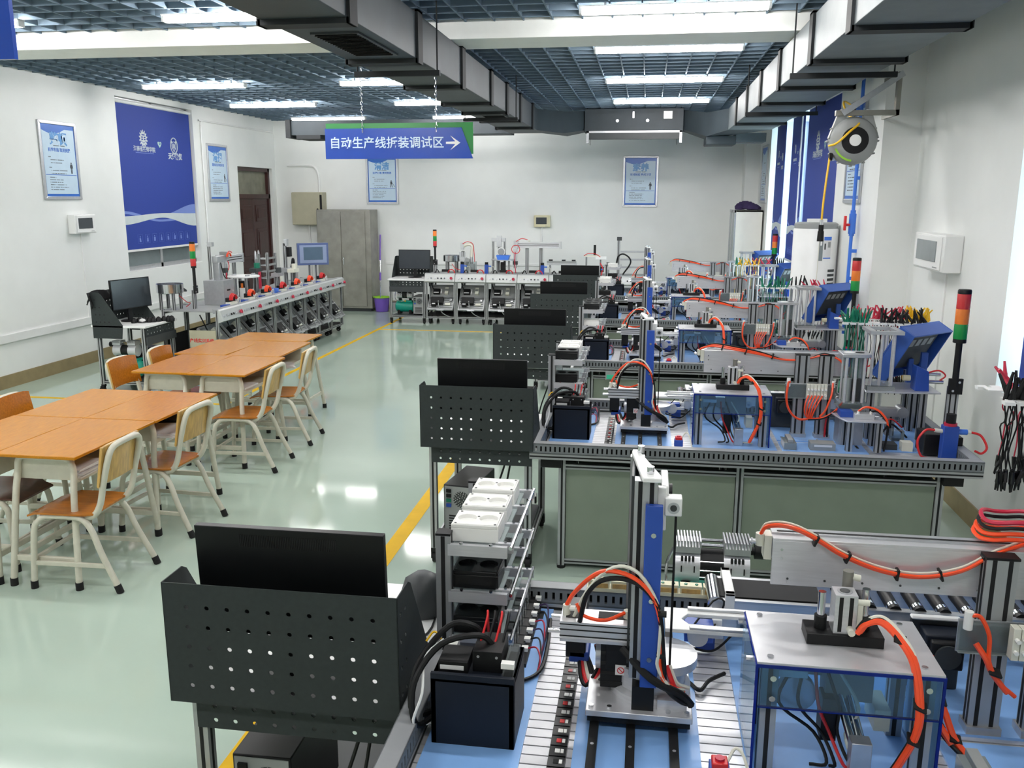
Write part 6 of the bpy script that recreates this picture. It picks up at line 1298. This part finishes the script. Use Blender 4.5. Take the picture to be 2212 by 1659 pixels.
for i, (u, d, h) in enumerate(((2.05, .45, .28), (2.3, .25, .2), (2.75, .2, .22))):
    a = put('L', 'valve_station', ('green capped valve station', 'low grey valve station', 'valve station with an offwhite pipe')[i], 'machine station', u, d)
    a.p(M().pr((-.06, 0, 0), (-.06, 0, h), .03, .03).pr((.06, 0, 0), (.06, 0, h), .03, .03).b(-.1, .1, -.05, .05, h, h + .05, ('dgrey', 'alu', 'offwhite')[i]), 'frame')
    a.p(M().c((0, -.02, h + .05), (0, -.02, h + .12), .04, ('green', 'dgrey', 'offwhite')[i], 14).b(-.04, .03, -.06, -.05, .05, h, ('crimson', 'offwhite', 'alu')[i]), 'valve')
for i in range(7):
    a = put('L', 'valve_block', ('valve block with orange hose coil, %s from the near end' % ('first', 'second', 'third', 'fourth', 'fifth', 'sixth', 'seventh')[i]), 'valves', .55 + .5 * i, .09, group='valve blocks along the front edge of the left row')
    a.p(M().b(-.1, .06, -.05, .03, 0, .05, 'offwhite').b(-.08, .1, .0, .04, .03, .1, 'black').b(-.2, -.1, -.03, .05, 0, .03, 'blue').b(.12, .2, -.03, .05, 0, .02, 'alu'), 'body', .002)
    a.p(hcoil(M(), .02, .0, .07, .075, 4, 'orange' if i % 3 else 'red').t([(.08, -.04, .05), (.11, -.05, .09), (.13, -.05, .04), (.13, -.05, 0)], .005, 'paper', 6).t([(.05, -.04, .05), (.08, -.05, .08), (.1, -.05, .0)], .005, 'paper', 6), 'hose_coil')
for i in range(5):
    a = put('B', 'valve_block', ('valve block with a red hose coil, %s from the computer desk' % ('first', 'second', 'third', 'fourth', 'fifth')[i]), 'valves', .32 + .5 * i, .1, group='valve blocks along the front edge of the back row')
    a.p(M().b(-.08, .06, -.04, .03, 0, .04, 'grey').b(-.05, .08, .0, .04, .03, .08, 'black'), 'body', .002)
    a.p(hcoil(M(), .12, .0, .02, .06, 2, 'red').t([(-.08, -.03, .02), (-.12, -.04, .08), (-.16, -.03, .02)], .008, 'black', 6), 'hose_coil')
for i, u in enumerate((.6, 1.02, 1.98)):
    a = put('B', 'air_regulator', 'small blue air regulator, %s from the computer desk' % ('first', 'second', 'third')[i], 'air regulator', u, .25)
    a.p(M().b(-.03, .03, -.03, .03, 0, .16, 'blue').c((0, 0, .16), (0, 0, .2), .03, 'black', 12), 'body', .003); a.p(M().c((.03, 0, .13), (.08, 0, .13), .012, 'pipeblue').t([(.08, 0, .13), (.13, 0, .11), (.13, 0, .02)], .005, 'offwhite', 6), 'fitting')
a = put('B', 'lift_slide', 'small grey upright slide beside the bowl feeder', 'machine station', .56, .38)
a.p(M().pr((0, 0, 0), (0, 0, .32), .04, .04).b(-.03, .07, -.05, -.02, .2, .36, 'alu').ob((.1, -.04, .2), (.08, .05, .12), (0, .4, 0), 'grey'), 'slide', .002)
a = put('B', 'linear_station', 'long low grey transfer station', 'machine station', 2.3, .35)
a.p(M().b(-.25, .25, -.05, .05, .16, .2, 'alu').b(-.25, .25, -.06, -.05, .2, .23, 'grey').pr((-.2, 0, 0), (-.2, 0, .16), .03, .03).pr((.2, 0, 0), (.2, 0, .16), .03, .03).b(-.22, -.16, -.04, .04, .2, .25, 'black').b(.0, .06, -.04, .04, .2, .25, 'black').b(.17, .23, -.04, .04, .2, .25, 'black'), 'frame')
a = put('B', 'handling_station', 'low station with a red hose over white blocks', 'machine station', 2.85, .4)
a.p(M().pr((-.14, 0, 0), (-.14, 0, .3), .03, .03).pr((.1, 0, 0), (.1, 0, .28), .03, .03).b(-.18, .1, -.04, .04, .3, .33, 'offwhite').b(.02, .2, -.06, .06, .26, .31, 'white').b(-.02, .02, -.02, .02, .33, .5, 'black').b(.12, .3, -.08, .08, .12, .16, 'alu'), 'frame', .002)
a.p(M().t([(-.18, -.04, .32), (-.1, -.05, .36), (.02, -.05, .35), (.1, -.06, .3)], .006, 'red', 6).t([(.1, -.08, .2), (.14, -.1, .12), (.12, -.1, .0)], .01, 'red', 6).b(.1, .16, -.09, -.05, .05, .14, 'black').c((.13, -.1, .1), (.13, -.12, .1), .014, 'pipeblue'), 'hoses')
a = put('B', 'lifting_station', 'tall slim lifting column with a black cable arc', 'machine station', 3.25, .35)
a.p(M().pr((0, 0, 0), (0, 0, .6), .05, .04).b(-.03, .05, -.05, .0, .58, .64, 'dgrey').b(.03, .45, .03, .05, .12, .15, 'alu').b(.03, .45, .03, .05, .25, .28, 'alu').b(.03, .45, .03, .05, .38, .41, 'alu').pr((.44, .03, 0), (.44, .03, .45), .03, .03), 'column', .002)
a.p(M().t([(-.03, -.04, .2), (.0, -.06, .32), (.08, -.06, .36), (.18, -.06, .3), (.2, -.06, .2), (.08, -.06, .02)], .013, 'black', 8), 'cable_chain')
a = put('L', 'operator_panel', 'pale blue touch panel on two posts at the far end', 'touch panel', 3.85, .32)
for x in (-.05, .05): a.p(M().pr((x, .06, 0), (x, .06, .3), .03, .03), 'post')
for n_, m in (('enclosure', M().b(-.24, .24, -.03, .04, .24, .58, 'paleblue')), ('bezel', M().b(-.21, .21, -.036, -.03, .27, .55, 'bezelblue')), ('screen', M().b(-.15, .15, -.038, -.036, .32, .52, 'screen'))): a.p(m, n_, .003)
a.t.rotation_euler.z = PI / 2 - 1.0
m = M().t([(XL + .03, 10.98, .5), (XL + .05, 10.98, .25), (XL + .06, 10.9, .02), (XL + .4, 10.5, .01), (-6.3, 9.6, .01), (-5.95, 9.1, .01)], .007, 'paper', 6); m.b(XL + .001, XL + .04, 10.93, 11.03, .42, .54, 'white')
solo(m, 'extension_cable', 'white cable hanging from a wall socket on the left wall to the floor', 'cable', (XL + .05, 10.9, .01))
